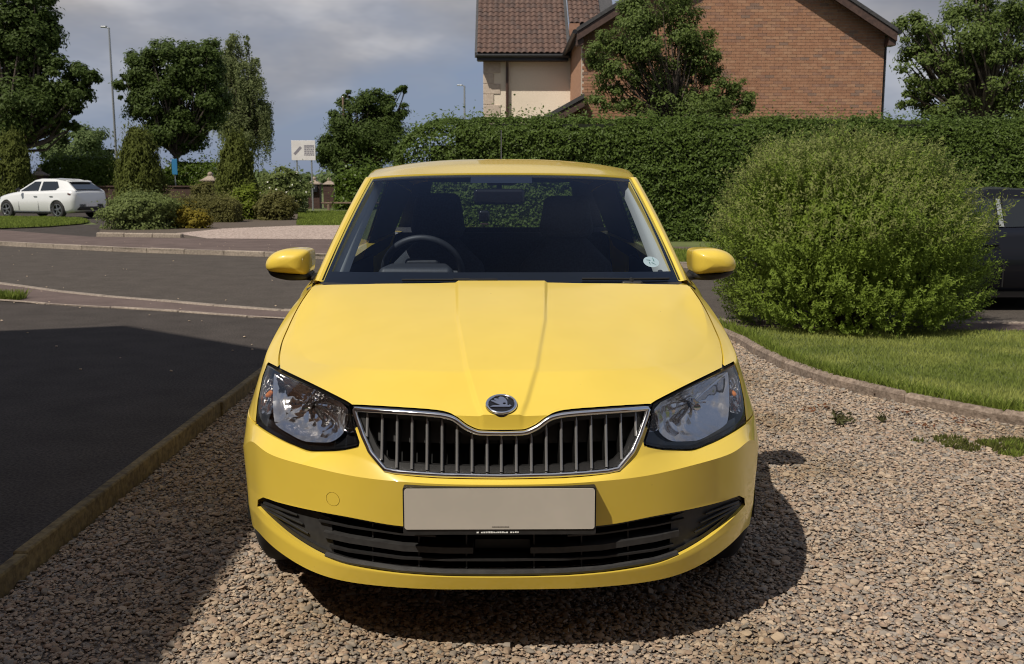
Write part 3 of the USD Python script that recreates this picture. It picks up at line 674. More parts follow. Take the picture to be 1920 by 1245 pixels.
for s in (-1, 1):
    L = thing('headlight', parent=car)
    flip = (lambda m: m) if s > 0 else (lambda m: m.mirror([1, 0, 0]))
    front_only = flip(lamp_cut)
    # lens: outer skin only
    q = front_only.to_mesh(); v, f = q.vert_properties[:, :3].astype(float), q.tri_verts
    fnn = norm(np.cross(v[f[:, 1]] - v[f[:, 0]], v[f[:, 2]] - v[f[:, 0]])); fc = v[f].mean(1)
    yo = _front_y(np.column_stack([fc[:, 0], fc[:, 2]]))
    keep = (np.abs(fc[:, 1] - yo) < 0.004) & (fnn[:, 1] < 0)
    obj('lens', (v, f[keep]), M['lens'], L, smooth=40)
    obj('lens_rim', flip(shell ^ prism(lamp_poly.buffer(-GAP).difference(lamp_poly.buffer(-0.0045)))), M['gloss_black'], L)
    obj('housing', flip(shell.translate([0, 0.035, 0]) ^ prism(lamp_poly.buffer(0.004).difference(sg.Polygon(xz([(284, 766), (306, 749), (350, 728), (428, 695), (449, 694), (457, 780), (430, 794), (401, 815), (362, 833), (318, 834), (286, 812)])) ))), M['gloss_black'], L, smooth=30)
    obj('housing_back', flip(shell.translate([0, 0.15, 0]) ^ prism(lamp_poly.buffer(0.03))), M['void'], L)
    obj('housing_wall', flip(mf.Manifold.batch_boolean([prism(lamp_poly.buffer(-0.001)) - prism(lamp_poly.buffer(-0.004)), shell.translate([0, 0.05, 0]) + shell.translate([0, 0.035, 0]) + shell.translate([0, 0.065, 0]) + shell.translate([0, 0.08, 0]) + shell.translate([0, 0.095, 0]) + shell.translate([0, 0.11, 0])], mf.OpType.Intersect)), M['gloss_black'], L)
    main = [tuple(p) for p in spl([(289, 770), (306, 753), (350, 732), (398, 710), (426, 699), (430, 750), (427, 792), (402, 813), (362, 830), (328, 831), (298, 812), (289, 770)], 49)][:-1]
    v, f, c = lamp_grid(main, 0.075, 8, s); rf = obj('reflector', MB().add(v, f), M['reflector'], L, smooth=25)
    tl = [tuple(p) for p in spl([(430, 712), (437, 698), (447, 720), (453, 770), (446, 778), (431, 774), (430, 712)], 37)][:-1]
    v2, f2, c2 = lamp_grid(tl, 0.05, 9, s); obj('indicator_reflector', MB().add(v2, f2), M['reflector'], L, smooth=25)
    inn = [tuple(p) for p in spl([(278, 792), (284, 776), (293, 778), (297, 805), (290, 812), (274, 812), (278, 792)], 25)][:-1]
    v3, f3, c3 = lamp_grid(inn, 0.03, 5, s); obj('side_reflector', MB().add(v3, f3), M['reflector'], L, smooth=25)
    cc = c * [s, 1, 1]
    cap = lathe([(0, -0.030), (0.010, -0.028), (0.014, -0.018), (0.015, 0.0), (0.015, 0.05)], 20, 'y'); cap.apply_translation(cc + [0, 0.045, 0.004])
    obj('bulb_shield', cap, M['chrome'], L, smooth=30)
    cb = lathe([(0, -0.018), (0.006, -0.014), (0.008, 0.0), (0.008, 0.03)], 16, 'y'); cb.apply_translation(c2 * [s, 1, 1] + [0, 0.03, 0])
    obj('bulb', cb, M['amber'], L, smooth=30)

# number plate on its black holder
pc = np.array([0.0, -0.020, cpt(0, 954, -0.02)[2]])
pl0, pr0 = cpt(-182, 954, -0.02), cpt(175, 954, -0.02)
hw = (pr0[0] - pl0[0]) / 2; pcx = (pr0[0] + pl0[0]) / 2; hh = (cpt(0, 916, -.02)[2] - cpt(0, 992, -.02)[2]) / 2
np_ = thing('number_plate', parent=car)
rr = sg.box(-hw, -hh, hw, hh).buffer(-0.008).buffer(0.008)
def plate_piece(poly, y0, y1): return prism(poly, y0, y1).translate([pcx, 0, pc[2]])
obj('plate_face', plate_piece(rr, -0.0225, -0.019), M['plate'], np_)
obj('holder', plate_piece(sg.box(-hw - .004, -hh - .016, hw + .004, hh + .003).buffer(-.006).buffer(.006), -0.019, 0.012), M['black_plastic'], np_)
b = MB(); rng = np.random.default_rng(4); x = -0.062
while x < 0.05:
    w = rng.uniform(0.0025, 0.006); hgt = rng.uniform(0.0025, 0.0042); b.box((pcx + x, -0.0202, pc[2] - hh - 0.0115), (pcx + x + w, -0.0190, pc[2] - hh - 0.0115 + hgt)); x += w + rng.uniform(0.0008, 0.002) + (0.004 if rng.random() < .12 else 0)
obj('holder_print', b, M['white'], np_)
b = MB(); x = -0.02
while x < 0.024:
    w = rng.uniform(0.002, 0.004); b.box((pcx + x, -0.0232, pc[2] - hh + 0.006), (pcx + x + w, -0.0224, pc[2] - hh + 0.0078)); x += w + 0.0008
obj('plate_print', b, M['black_plastic'], np_)

# lower intake: side vent panels, cross bars, uprights
low = thing('lower_grille', parent=car)
obj('backing', MB().mesh(shell.translate([0, 0.12, 0]) ^ prism(intake_poly.buffer(0.02))), M['void'], low)
obj('surround', shell.translate([0, 0.022, 0]) ^ prism(intake_poly.buffer(0.004).difference(intake_poly.buffer(-0.012))), M['black_plastic'], low)
zt, zb = on(0, 992)[2], on(0, 1083)[2]
xs_end = on(325, 990)[0]
def bar_on(du0, du1, vfun, depth, thick, dy, name, mat, n=30):
    """A horizontal bar following the bumper's curve between two pixel columns."""
    us = np.linspace(du0, du1, n); P = np.array([on(abs(u), vfun(abs(u))) * [np.sign(u) if u else 1, 1, 1] for u in us]); P[:, 1] += dy
    pr = [(0, -thick / 2), (0, thick / 2), (depth, thick / 2 + depth * 0.06), (depth, -thick / 2 - depth * .02)]
    v = np.array([[p[0], p[1] + a, p[2] + c_] for p in P for a, c_ in pr]); m = len(P)
    f = [[i * 4 + j, (i + 1) * 4 + j, (i + 1) * 4 + (j + 1) % 4, i * 4 + (j + 1) % 4] for i in range(m - 1) for j in range(4)] + [[0, 1, 2, 3], [4 * m - 1, 4 * m - 2, 4 * m - 3, 4 * m - 4]]
    return obj(name, MB().add(v, f), mat, low, smooth=30)
vt = lambda u: np.interp(u, [0, 110, 190, 290, 345], [1010, 1010, 1005, 990, 978])
vm = lambda u: np.interp(u, [0, 110, 190, 290, 345], [1036, 1035, 1030, 1014, 1001])
vb = lambda u: np.interp(u, [0, 110, 190, 290, 345], [1055, 1054, 1050, 1036, 1022])
for s in (-1, 1):
    bar_on(s * 125, s * 345, vt, 0.06, 0.005, 0.018, 'bar', M['black_plastic'])
    bar_on(s * 55, s * 335, vm, 0.07, 0.017, 0.014, 'wide_bar', M['grey_plastic'])
bar_on(-325, 325, vb, 0.06, 0.006, 0.018, 'bar', M['black_plastic'], 60)
lip_line = np.array([on(abs(u), np.interp(abs(u), [0, 110, 190, 290, 330], [1077, 1075, 1069, 1053, 1040])) * [np.sign(u) if u else 1, 1, 1] for u in np.linspace(-330, 330, 60)]) + [0, 0.012, 0]
obj('lower_ledge', MB().add(*tube(lip_line, 0.009, 8)), M['grey_plastic'], low, smooth=40)
for du in (-245, -158, -68, 62, 152, 240):
    top, bot = on(abs(du), np.interp(abs(du), [0, 110, 190, 290], [994, 993, 987, 972])), on(abs(du), np.interp(abs(du), [0, 110, 190, 290], [1080, 1078, 1072, 1056]))
    s = np.sign(du); 
    pr = np.array([[top[0] * s, top[1] + 0.030, top[2]], [bot[0] * s, bot[1] + 0.030, bot[2]]])
    v = np.array([[p[0] + a, p[1] + c_, p[2]] for p in pr for a, c_ in ((-.002, 0), (.002, 0), (.002, .05), (-.002, .05))])
    obj('upright', MB().add(v, [[0, 1, 5, 4], [1, 2, 6, 5], [2, 3, 7, 6], [3, 0, 4, 7], [0, 3, 2, 1], [4, 5, 6, 7]]), M['black_plastic'], low)
obj('centre_block', MB().box((-0.075, 0.075, on(0, 1045)[2]), (0.085, 0.11, on(0, 1028)[2])), M['black_plastic'], low)
for s in (-1, 1):
    side = [(325, 978)] + [(380, 955), (425, 944), (448, 940), (450, 950), (428, 974), (388, 1006), (338, 1036), (320, 1042)]
    pp = sg.Polygon(xz(side + [side[0]])[:-1]).buffer(0.004); fl = (lambda m: m) if s > 0 else (lambda m: m.mirror([1, 0, 0]))
    vp = obj('vent_panel', fl(shell.translate([0, 0.030, 0]) ^ prism(pp)), M['grey_plastic'], low, smooth=30)
    for j, (a, c_) in enumerate([((446, 945), (385, 968)), ((446, 950), (375, 985)), ((442, 957), (365, 1003))]):
        q = np.array([on(a[0] + (c_[0] - a[0]) * t, a[1] + (c_[1] - a[1]) * t) for t in np.linspace(0, 1, 12)]) + [0, 0.022, 0]; q[:, 0] *= s
        obj('vent_rib', MB().add(*tube(q, np.linspace(0.0065, 0.003, 12), 8)), M['black_plastic'], low, smooth=40)

# ---- windscreen, roof and pillars
mir = lambda p: np.concatenate([p[:0:-1] * [-1, 1, 1], p])
wb = mir(row((0, 533, 1.095), (90, 533, 1.10), (180, 532, 1.115), (260, 531, 1.15), (337, 528, 1.235)))
wt = mir(row((0, 326, 1.88), (70, 326.3, 1.885), (135, 327.5, 1.90), (195, 330, 1.925), (243, 334.5, 1.965)))
wbs, wts = CubicSpline(np.linspace(-1, 1, 9), wb), CubicSpline(np.linspace(-1, 1, 9), wt)
def W(s, t):
    s, t = np.broadcast_arrays(np.asarray(s, float), np.asarray(t, float))
    p = wbs(s) * (1 - t)[..., None] + wts(s) * t[..., None]
    bulge = 0.022 * 4 * t * (1 - t) * (1 - 0.3 * s ** 2)
    return p + bulge[..., None] * np.array([0, -0.42, 0.9])
def patch(fn, s0, s1, t0, t1, ns=40, nt=30, off=0.0):
    S, T = np.meshgrid(np.linspace(s0, s1, ns), np.linspace(t0, t1, nt)); P = fn(S, T)
    if off: P = P + off * np.array([0, -0.42, 0.9])
    return P.reshape(-1, 3), grid_faces(nt, ns)
obj('windscreen', MB().add(*patch(W, -1, 1, 0, 1, 60, 40)), M['screen_glass'], car, smooth=True)
fr_ = MB()
for a in ((-1.0, -0.965, 0, 1), (0.965, 1.0, 0, 1), (-0.965, 0.965, 0, 0.085), (-0.965, 0.965, 0.965, 1.0), (-0.20, 0.20, 0.89, 0.965)): fr_.add(*patch(W, *a, 30, 30, -0.0025))
obj('screen_border', fr_, M['frit'], car, smooth=True)
# roof skin
ry = np.array([1.88, 2.2, 2.6, 3.0, 3.4, 3.74])
rzc = PchipInterpolator(ry, [wt[4][2], 1.418, 1.449, 1.452, 1.432, 1.388]); rxe = CubicSpline(ry, [wt[-1][0] + 0.006, .628, .640, .636, .615, .575]); rze = PchipInterpolator(ry, [wt[-1][2] + .004, 1.375, 1.398, 1.400, 1.380, 1.335])
def roof_pt(S, T):
    y0 = 1.88 + (wts(np.clip(S, -1, 1))[..., 1] - 1.88); y = y0 + (3.74 + 0.05 * (1 - S ** 2) - y0) * T
    yy_ = 1.88 + (3.74 - 1.88) * T
    x = rxe(yy_) * S; k = 1 - np.abs(S) ** 2.6
    z = rze(yy_) + (rzc(yy_) - rze(yy_)) * k
    f = np.clip(1 - T / 0.10, 0, 1)[..., None] ** 1.5
    P = np.stack([x, y, z], -1); return P * (1 - f) + (wts(np.clip(S, -1, 1))) * f + f * np.array([0, -0.004, 0.004])
S, T = np.meshgrid(np.linspace(-1, 1, 81), np.linspace(0, 1, 60) ** 1.2); RP = roof_pt(S, T)
edgeL, edgeR = RP[:, 0], RP[:, -1]
roll = lambda e, s: np.stack([e + np.array([s * 0.010, 0, -0.012]), e + np.array([s * 0.012, 0, -0.030]), e + np.array([-s * 0.01, 0, -0.045])], 1)
RF = np.concatenate([roll(edgeL, -1)[:, ::-1], RP, roll(edgeR, 1)], 1)
under = RF.copy(); under[..., 2] -= 0.022
roof = solid_sheet(RF, under); obj('roof', roof, M['paint'], car, smooth=35)
M['headliner'] = principled('headliner', (0.09, 0.09, 0.095), 0.95)
obj('headliner', MB().add((RP[3:-3, 6:-6] - [0, 0, 0.03]).reshape(-1, 3), grid_faces(54, 69)), M['headliner'], car, smooth=True)
# belt line and side windows
belt = lambda y: np.stack([np.interp(y, [1.2, 1.5, 2.2, 3.0, 3.75], [.748, .775, .795, .785, .70]), y, np.interp(y, [1.2, 1.5, 2.2, 3.0, 3.75], [.925, .935, .955, .985, 1.02])], -1)
rail = lambda y: np.stack([rxe(np.clip(y, 1.88, 3.74)) + .008, y, rze(np.clip(y, 1.88, 3.74)) - .035], -1)
tt = np.linspace(0, 1, 30)
for s in (-1, 1):
    inn_ = W(np.full(30, 1.0), tt)
    drop = np.array([0, -0.42, 0.9]) * 0.0
    cols = [inn_ + [-.004, 0.02, -.012], inn_ + [0.000, -.003, .002], inn_ + [0.010, -.006, .005], inn_ + [0.024, 0.010, .006], inn_ + [0.036, 0.045, -.002], inn_ + [0.036, 0.085, -0.02], inn_ + [0.02, 0.09, -0.03]]
    P = np.stack(cols, 1); P[..., 0] *= s
    Q = P.copy(); Q[..., 0] -= s * 0.02; Q[..., 1] += 0.012
    obj('windscreen_pillar', solid_sheet(P, Q), M['paint'], car, smooth=35)
    tr = np.stack([W(np.full(30, a), tt) + [0, c_ + .012, -.02 - d] for a, c_, d in ((0.985, 0, 0), (0.945, 0.03, 0.0), (0.915, 0.07, 0.0), (0.90, 0.14, 0.01))], 1); tr[..., 0] *= s
    obj('pillar_trim', MB().add(tr.reshape(-1, 3), grid_faces(30, 4)), M['trim_grey'], car, smooth=True)
    def sidewall(y0, y1, t0, t1, dx, n=14):
        ys = np.linspace(y0, y1, n); P = []
        for y in ys:
            a, c_ = belt(np.array(y)), rail(np.array(max(y, 1.3)))
            if y < 1.95: c_ = W(np.array(1.0), np.array(np.clip((y - 1.235) / 0.73, 0, 1))) + [0.036, 0.0, -0.03]; c_ = np.array([c_[0], y, max(c_[2], a[2] + .003)])
            P.append([a + (c_ - a) * t + np.array([dx, 0, 0]) for t in np.linspace(t0, t1, 8)])
        P = np.array(P); P[..., 0] *= s; return P.reshape(-1, 3), grid_faces(n, 8)
    obj('side_window', MB().add(*sidewall(1.48, 2.28, 0.02, 0.95, -0.006)), M['side_glass'], car, smooth=True)
    obj('side_window', MB().add(*sidewall(2.36, 3.12, 0.02, 0.95, -0.006)), M['side_glass'], car, smooth=True)
    for a_ in ((2.27, 2.37), (1.28, 1.50)): obj('door_pillar', MB().add(*sidewall(*a_, 0.0, 1.0, 0.0)), M['gloss_black'], car, smooth=True)
    obj('rear_pillar', MB().add(*sidewall(3.11, 3.74, 0.0, 1.02, 0.002)), M['paint'], car, smooth=True)
    obj('rear_pillar_trim', MB().add(*sidewall(3.05, 3.74, -0.3, 1.06, -0.025)), M['seat_cloth'], car, smooth=True)
    # front inner trim of the pillar as seen from the seats
    obj('door_pillar_trim', MB().add(*sidewall(2.24, 2.42, 0.0, 1.0, -0.03)), M['seat_cloth'], car, smooth=True)

# ---- body sides, doors, tail
def side_pts(y):
    """Half section (x, z) of the body side from belt to sill at car length y."""
    b0 = belt(np.array(y)); k = np.interp(y, [1.17, 1.6, 3.3, 3.75, 3.95], [0.848, .862, .862, .82, .70])
    return np.array([[b0[0] - .03, y, b0[2] + .003], [b0[0], y, b0[2]], [k - .018, y, .86], [k, y, .78], [k - .004, y, .60], [k - .006, y, .45], [k - .02, y, .30], [k - .05, y, .20], [k - .12, y, .19]])
yb = np.linspace(1.175, 3.95, 70)
SP = np.array([PchipInterpolator(np.arange(9), side_pts(y))(np.linspace(0, 8, 60)) for y in yb])
def by_chord(p, n):
    d = np.r_[0, np.cumsum(np.linalg.norm(np.diff(p, axis=0), axis=1))]
    return np.column_stack([np.interp(np.linspace(0, d[-1], n), d, p[:, k]) for k in range(3)])
E0 = by_chord(G[:, -1], 60)
for k_, y in enumerate(yb):
    w_ = np.clip((y - 1.175) / 0.42, 0, 1); w_ = w_ * w_ * (3 - 2 * w_)
    q_ = by_chord(SP[k_], 60); SP[k_] = E0 * [1, 0, 1] * (1 - w_) + q_ * [1, 0, 1] * w_ + [0, y, 0]
SPi = SP.copy(); SPi[..., 0] -= 0.03; SPi[..., 2] -= 0.004
rear_arch = mf.Manifold.cylinder(2.4, 0.345, circular_segments=96).rotate([0, 90, 0]).translate([-1.2, 3.315, 0.30])
side_solid = solid_sheet(SP, SPi) - rear_arch
def slab(y0, y1, z0=0.0, z1=2.0): return mf.Manifold.cube([3, y1 - y0, z1 - z0]).translate([-1.5, y0, z0])
for s in (-1, 1):
    fl = (lambda m: m) if s > 0 else (lambda m: m.mirror([1, 0, 0]))
    dz = 0.27
    for (y0, y1, nm) in ((1.262, 2.296, 'front_door'), (2.304, 3.08, 'rear_door')):
        d = obj(nm, fl(side_solid ^ slab(y0, y1, dz)), M['paint'], car, smooth=30)
    for y in (2.12, 2.92):
        obj('door_handle', fl(sphere_hull([((.862, y - .08, .815), .014), ((.862, y + .08, .815), .014)], 16)), M['paint'], car, smooth=50)
    obj('rear_quarter', fl(side_solid ^ slab(3.088, 3.96)), M['paint'], car, smooth=30)
    obj('sill', fl((side_solid ^ slab(1.17, 3.088, 0, dz - .006)) + (side_solid ^ slab(1.17, 1.256))), M['paint'], car, smooth=30)
    obj('door_trim', MB().box((s * .745, 1.3, .30), (s * .765, 3.2, .915)), M['seat_cloth'], car)
tail = np.array([[[x * side_pts(3.95)[1, 0] * 0.97, 3.95 + 0.04 * (1 - x * x), z] for x in np.linspace(-1, 1, 21)] for z in np.linspace(0.2, 1.02, 16)])
tl2 = tail.copy(); tl2[..., 1] -= 0.04
obj('tailgate', solid_sheet(tail, tl2), M['paint'], car, smooth=30)
hs = lambda s_, t_: np.stack([s_ * (0.62 * (1 - t_) + 0.50 * t_), 3.955 + 0.035 * (1 - s_ ** 2) - 0.20 * t_, 1.02 + (1.37 - 1.02) * t_], -1)
obj('rear_window', MB().add(*patch(hs, -0.86, 0.86, 0.05, 0.93, 20, 10)), M['window_glass'], car, smooth=True)
b = MB()
for a in ((-1.08, -0.86, 0, 1), (0.86, 1.08, 0, 1), (-0.86, 0.86, 0, 0.05), (-0.86, 0.86, 0.93, 1.0)): b.add(*patch(hs, *a, 12, 12))
obj('hatch_frame', b, M['paint'], car, smooth=True)
b = MB()
for a in ((-1.10, -0.85, -.1, 1.1), (0.85, 1.10, -.1, 1.1), (-0.86, 0.86, -.1, 0.06), (-0.86, 0.86, 0.92, 1.1)): b.add(*patch(lambda s_, t_: hs(s_, t_) + [0, -.03, -.01], *a, 12, 12))
b.box((-.72, 3.86, .3), (.72, 3.88, 1.045))
obj('hatch_trim', b, M['seat_cloth'], car, smooth=True)
obj('underbody', MB().box((-0.50, 0.36, 0.20), (0.50, 3.9, 0.22)).box((-0.70, 1.22, 0.19), (0.70, 1.25, 0.90)), M['void'], car)
# scuttle panel and wipers
cow = MB().add(*patch(lambda s_, t_: (wbs(s_) * t_[..., None] + (wbs(s_) + [0, -0.055, -0.012]) * (1 - t_)[..., None]), -1.0, 1.0, 0, 1.0, 40, 5))
obj('scuttle_panel', cow, M['black_plastic'], car, smooth=True)
def wiper(pts, pivot):
    w = thing('wiper', parent=car)
    P = np.array([W(np.array(a), np.array(t)) + np.array([0, -0.42, 0.9]) * 0.008 for a, t in pts]); obj('blade', MB().add(*tube(P, 0.005, 6)), M['void'], w, smooth=40)
    a0 = W(np.array(pivot), np.array(0.0)) + [0, -0.012, 0.0]; a1 = P[len(P) // 2] + [0, -.004, .002]
    obj('arm', MB().add(*tube(np.array([a0, (a0 + a1) / 2 + [0, -.005, .008], a1]), [0.011, 0.008, 0.005], 8)), M['void'], w, smooth=40)
    obj('pivot_cap', sphere_hull([(a0 + [-0.03, 0, 0], .011), (a0 + [0.03, 0, 0], .011)], 12), M['black_plastic'], w, smooth=40)
wiper([(x, 0.012 + 0.006 * math.sin((x + .6) * 3)) for x in np.linspace(-0.52, -0.02, 14)], -0.10)
wiper([(x, 0.012 + 0.015 * (1 - x)) for x in np.linspace(0.42, 0.93, 14)], 0.70)
# round sticker inside the screen's lower right corner, sensor and mirror
st = W(np.array(0.865), np.array(0.16)); sr = 0.036
e1 = norm(W(np.array(0.87), np.array(0.16)) - W(np.array(0.85), np.array(0.16))); e2 = norm(W(np.array(0.865), np.array(0.2)) - W(np.array(0.865), np.array(0.12)))
th = np.linspace(0, 2 * np.pi, 32, endpoint=False); off = np.cross(e1, e2) * 0.003; off = off if off[1] > 0 else -off
ring = st + np.cos(th)[:, None] * e1 * sr + np.sin(th)[:, None] * e2 * sr
M['sticker'] = principled('sticker', (0.55, 0.62, 0.58), 0.6); M['sticker_ink'] = principled('sticker_ink', (0.08, 0.2, 0.16), 0.6)
sk = obj('sticker', (np.vstack([ring, st]) + off * 1.0, np.array([[k, (k + 1) % 32, 32] for k in range(32)])), M['sticker'], car)
b = MB()
for (a0, a1, r0, r1) in ((0.2, 1.2, .3, .9), (1.9, 2.6, .2, .75), (3.3, 4.2, .25, .6), (4.6, 5.4, .1, .85)):
    q = [st + off * 0.4 + sr * (math.cos(a) * e1 + math.sin(a) * e2) * r for a, r in ((a0, r0), (a0, r0 + .12), (a1, r1), (a1, r1 - .12))]; b.add(np.array(q), [[0, 1, 2, 3]])
obj('sticker_print', b, M['sticker_ink'], car)
obj('roof_console', sphere_hull([((-.06, 1.90, 1.345), .02), ((.06, 1.90, 1.345), .02), ((-.05, 2.0, 1.335), .02), ((.05, 2.0, 1.335), .02)], 12), M['dash'], car)
mv = thing('rear_view_mirror', parent=car)
c0 = at(936, 369, YC + 1.80) - [0, YC, 0]
obj('mirror_shell', sphere_hull([(c0 + [a, 0, c_], .017) for a in (-.095, .095) for c_ in (-.016, .018)], 16), M['gloss_black'], mv, smooth=50)
obj('mirror_stem', MB().add(*tube([c0 + [0, 0.02, 0.02], c0 + [0.0, 0.06, 0.05]], .012, 8)), M['black_plastic'], mv)
dc = at(908, 405, YC + 1.72) - [0, YC, 0]
dcam = thing('dash_camera', parent=car)
obj('camera_body', sphere_hull([(dc + [a, 0, c_], .012) for a in (-.012, .012) for c_ in (-.012, .012)], 12), M['gloss_black'], dcam, smooth=50)
obj('camera_foot', MB().box(dc + [-.018, -.008, -.036], dc + [.018, .008, -.030]), M['chrome'], dcam)

# ---- cabin: dashboard, wheel, seats
da = mir(np.array([[0, 1.16, .935], [.25, 1.17, .934], [.5, 1.22, .925], [.66, 1.28, .915]])); db = mir(np.array([[0, 1.62, .945], [.25, 1.62, .945], [.5, 1.60, .94], [.70, 1.58, .925]]))
P = np.stack([da + (db - da) * t + np.array([0, 0, 0.012 * math.sin(math.pi * t)]) for t in np.linspace(0, 1, 8)] + [db + [0, .05, -.03], db + [0, .04, -.2], db + [0, .0, -.45]])
binn = sphere_hull([((-.36 + a, 1.60, .945), .03) for a in (-.13, .13)] + [((-.36 + a, 1.72, .955), .025) for a in (-.11, .11)], 16)
ds = obj('dashboard', MB().add(P.reshape(-1, 3), grid_faces(P.shape[0], P.shape[1])).mesh(binn), M['dash'], car, smooth=30)
sw = thing('steering_wheel', parent=car)
wc = at(793, 512, YC + 1.98) - [0, YC, 0]; th = np.linspace(0, 2 * np.pi, 60, endpoint=False)
ax1, ax2 = np.array([1.0, 0, 0]), norm([0, -0.40, 0.92])
R_ = 0.178
obj('rim', MB().add(*tube(wc + R_ * (np.cos(th)[:, None] * ax1 + np.sin(th)[:, None] * ax2), 0.0165, 12, True)), M['dash'], sw, smooth=50)
obj('hub', sphere_hull([(wc + [a, -.02, c_], .02) for a in (-.06, .06) for c_ in (-.05, .05)], 14), M['dash'], sw, smooth=50)
obj('spoke', MB().add(*tube([wc + [-.16, 0, 0], wc + [.16, 0, 0]], .018, 8)).add(*tube([wc, wc - ax2 * .16], .018, 8)), M['dash'], sw, smooth=50)
def seat(cx, y, zt, w, name, top):
    q = thing(name, parent=car)
    obj('backrest', sphere_hull([((cx + a * w, y, .55), .06) for a in (-1, 1)] + [((cx + a * (w - .015), y + .11, zt - .16), .06) for a in (-1, 1)] + [((cx + a * (w - .11), y + .13, zt - .05), .05) for a in (-1, 1)], 20), M['seat_cloth'], q, smooth=50)
    obj('cushion', sphere_hull([((cx + a * w, y + b_, .46), .07) for a in (-1, 1) for b_ in (-.45, .0)], 16), M['seat_cloth'], q, smooth=50)
    obj('headrest', sphere_hull([((cx + a * .085, y + .13, zt + .045), .05) for a in (-1, 1)] + [((cx + a * .072, y + .14, top - .045), .042) for a in (-1, 1)], 20), M['seat_cloth'], q, smooth=50)
    for a in (-1, 1): obj('headrest_post', MB().add(*tube([(cx + a * .04, y + .13, zt - .05), (cx + a * .04, y + .13, zt + .1)], .007, 6)), M['dash'], q)
sx = (at(821, 400, YC + 2.38)[0]); tz = at(821, 361, YC + 2.38)[2]
seat(sx, 2.25, 1.06, .185, 'front_seat', tz)
seat(at(1062, 400, YC + 2.38)[0], 2.25, 1.06, .185, 'front_seat', at(1062, 366, YC + 2.38)[2])
rs_ = thing('rear_bench', parent=car)
obj('backrest', sphere_hull([((a * .60, 3.15, .5), .06) for a in (-1, 1)] + [((a * .58, 3.30, .98), .06) for a in (-1, 1)], 16), M['seat_cloth'], rs_, smooth=50)
for a in (-.36, .36): obj('headrest', sphere_hull([((a + c_, 3.31, z), .04) for c_ in (-.08, .08) for z in (1.07, 1.13)], 14), M['seat_cloth'], rs_, smooth=50)
# door mirrors
def door_mirror(s):
    q = thing('door_mirror', parent=car)
    def mp(du, v, y): return cpt(du, v, y)
    y = 1.56
    def shell_of(px, front, back, n=72):
        px = np.array(px + [px[0]], float); px = np.array(spl([tuple(p) for p in px], n + 1))[:-1]
        for _ in range(3): px = (np.roll(px, 1, 0) + 2 * px + np.roll(px, -1, 0)) / 4
        rim = np.array([mp(a, b_, y) for a, b_ in px]); c = rim.mean(0); R = []
        for r in np.linspace(0.03, 1, 14): a = r * math.pi / 2; R.append(c + (rim - c) * math.sin(a) ** .75 + [0, -front * math.cos(a) ** .9, 0])
        for d in (.3, .6, 1.0): R.append(c + (rim - c) * (1 - .05 * d) + [0, back * d, 0])
        R = np.array(R); R[..., 0] *= s; k = len(R); i = np.arange(k * n).reshape(k, n); f = []
        for q_ in range(k - 1):
            for j in range(n): f.append([i[q_, j], i[q_, (j + 1) % n], i[q_ + 1, (j + 1) % n], i[q_ + 1, j]])
        v = np.vstack([R.reshape(-1, 3), R[0].mean(0), R[-1].mean(0)]); f = np.array(f); f = np.vstack([f[:, [0, 1, 2]], f[:, [0, 2, 3]]])
        f = np.vstack([f] + [[[k * n, i[0, (j + 1) % n], i[0, j]], [k * n + 1, i[-1, j], i[-1, (j + 1) % n]]] for j in range(n)])
        t = trimesh.Trimesh(v, f, process=False); 
        if t.volume < 0: t.invert()
        return t
    obj('cap', shell_of([(356, 480), (358, 470), (368, 466), (395, 465), (418, 470), (434, 482), (439, 494), (437, 504), (425, 509), (395, 512), (362, 514), (357, 505)], .085, .13), M['paint'], q, smooth=40)
    obj('lower_shell', shell_of([(357, 510), (380, 511), (410, 509), (436, 503), (432, 513), (415, 521), (388, 525), (362, 524), (356, 519)], .05, .12), M['black_plastic'], q, smooth=40)
    fl = (lambda m: m) if s > 0 else (lambda m: m.mirror([1, 0, 0]))
    foot = [(mp(366, 519, y + .03), .012), (mp(344, 523, y - .06), .010), (mp(344, 516, y + .06), .012), (mp(366, 515, y + .08), .010)]
    obj('arm', fl(sphere_hull(foot, 16)), M['black_plastic'], q, smooth=60)
    a, c_ = mp(362, 480, y + .148), mp(418, 512, y + .148)
    g_ = fl(mf.Manifold.cube([c_[0] - a[0], .004, a[2] - c_[2]]).translate([a[0], y + .142, c_[2]])); obj('mirror_glass', g_, M['chrome'], q)
for s in (-1, 1): door_mirror(s)
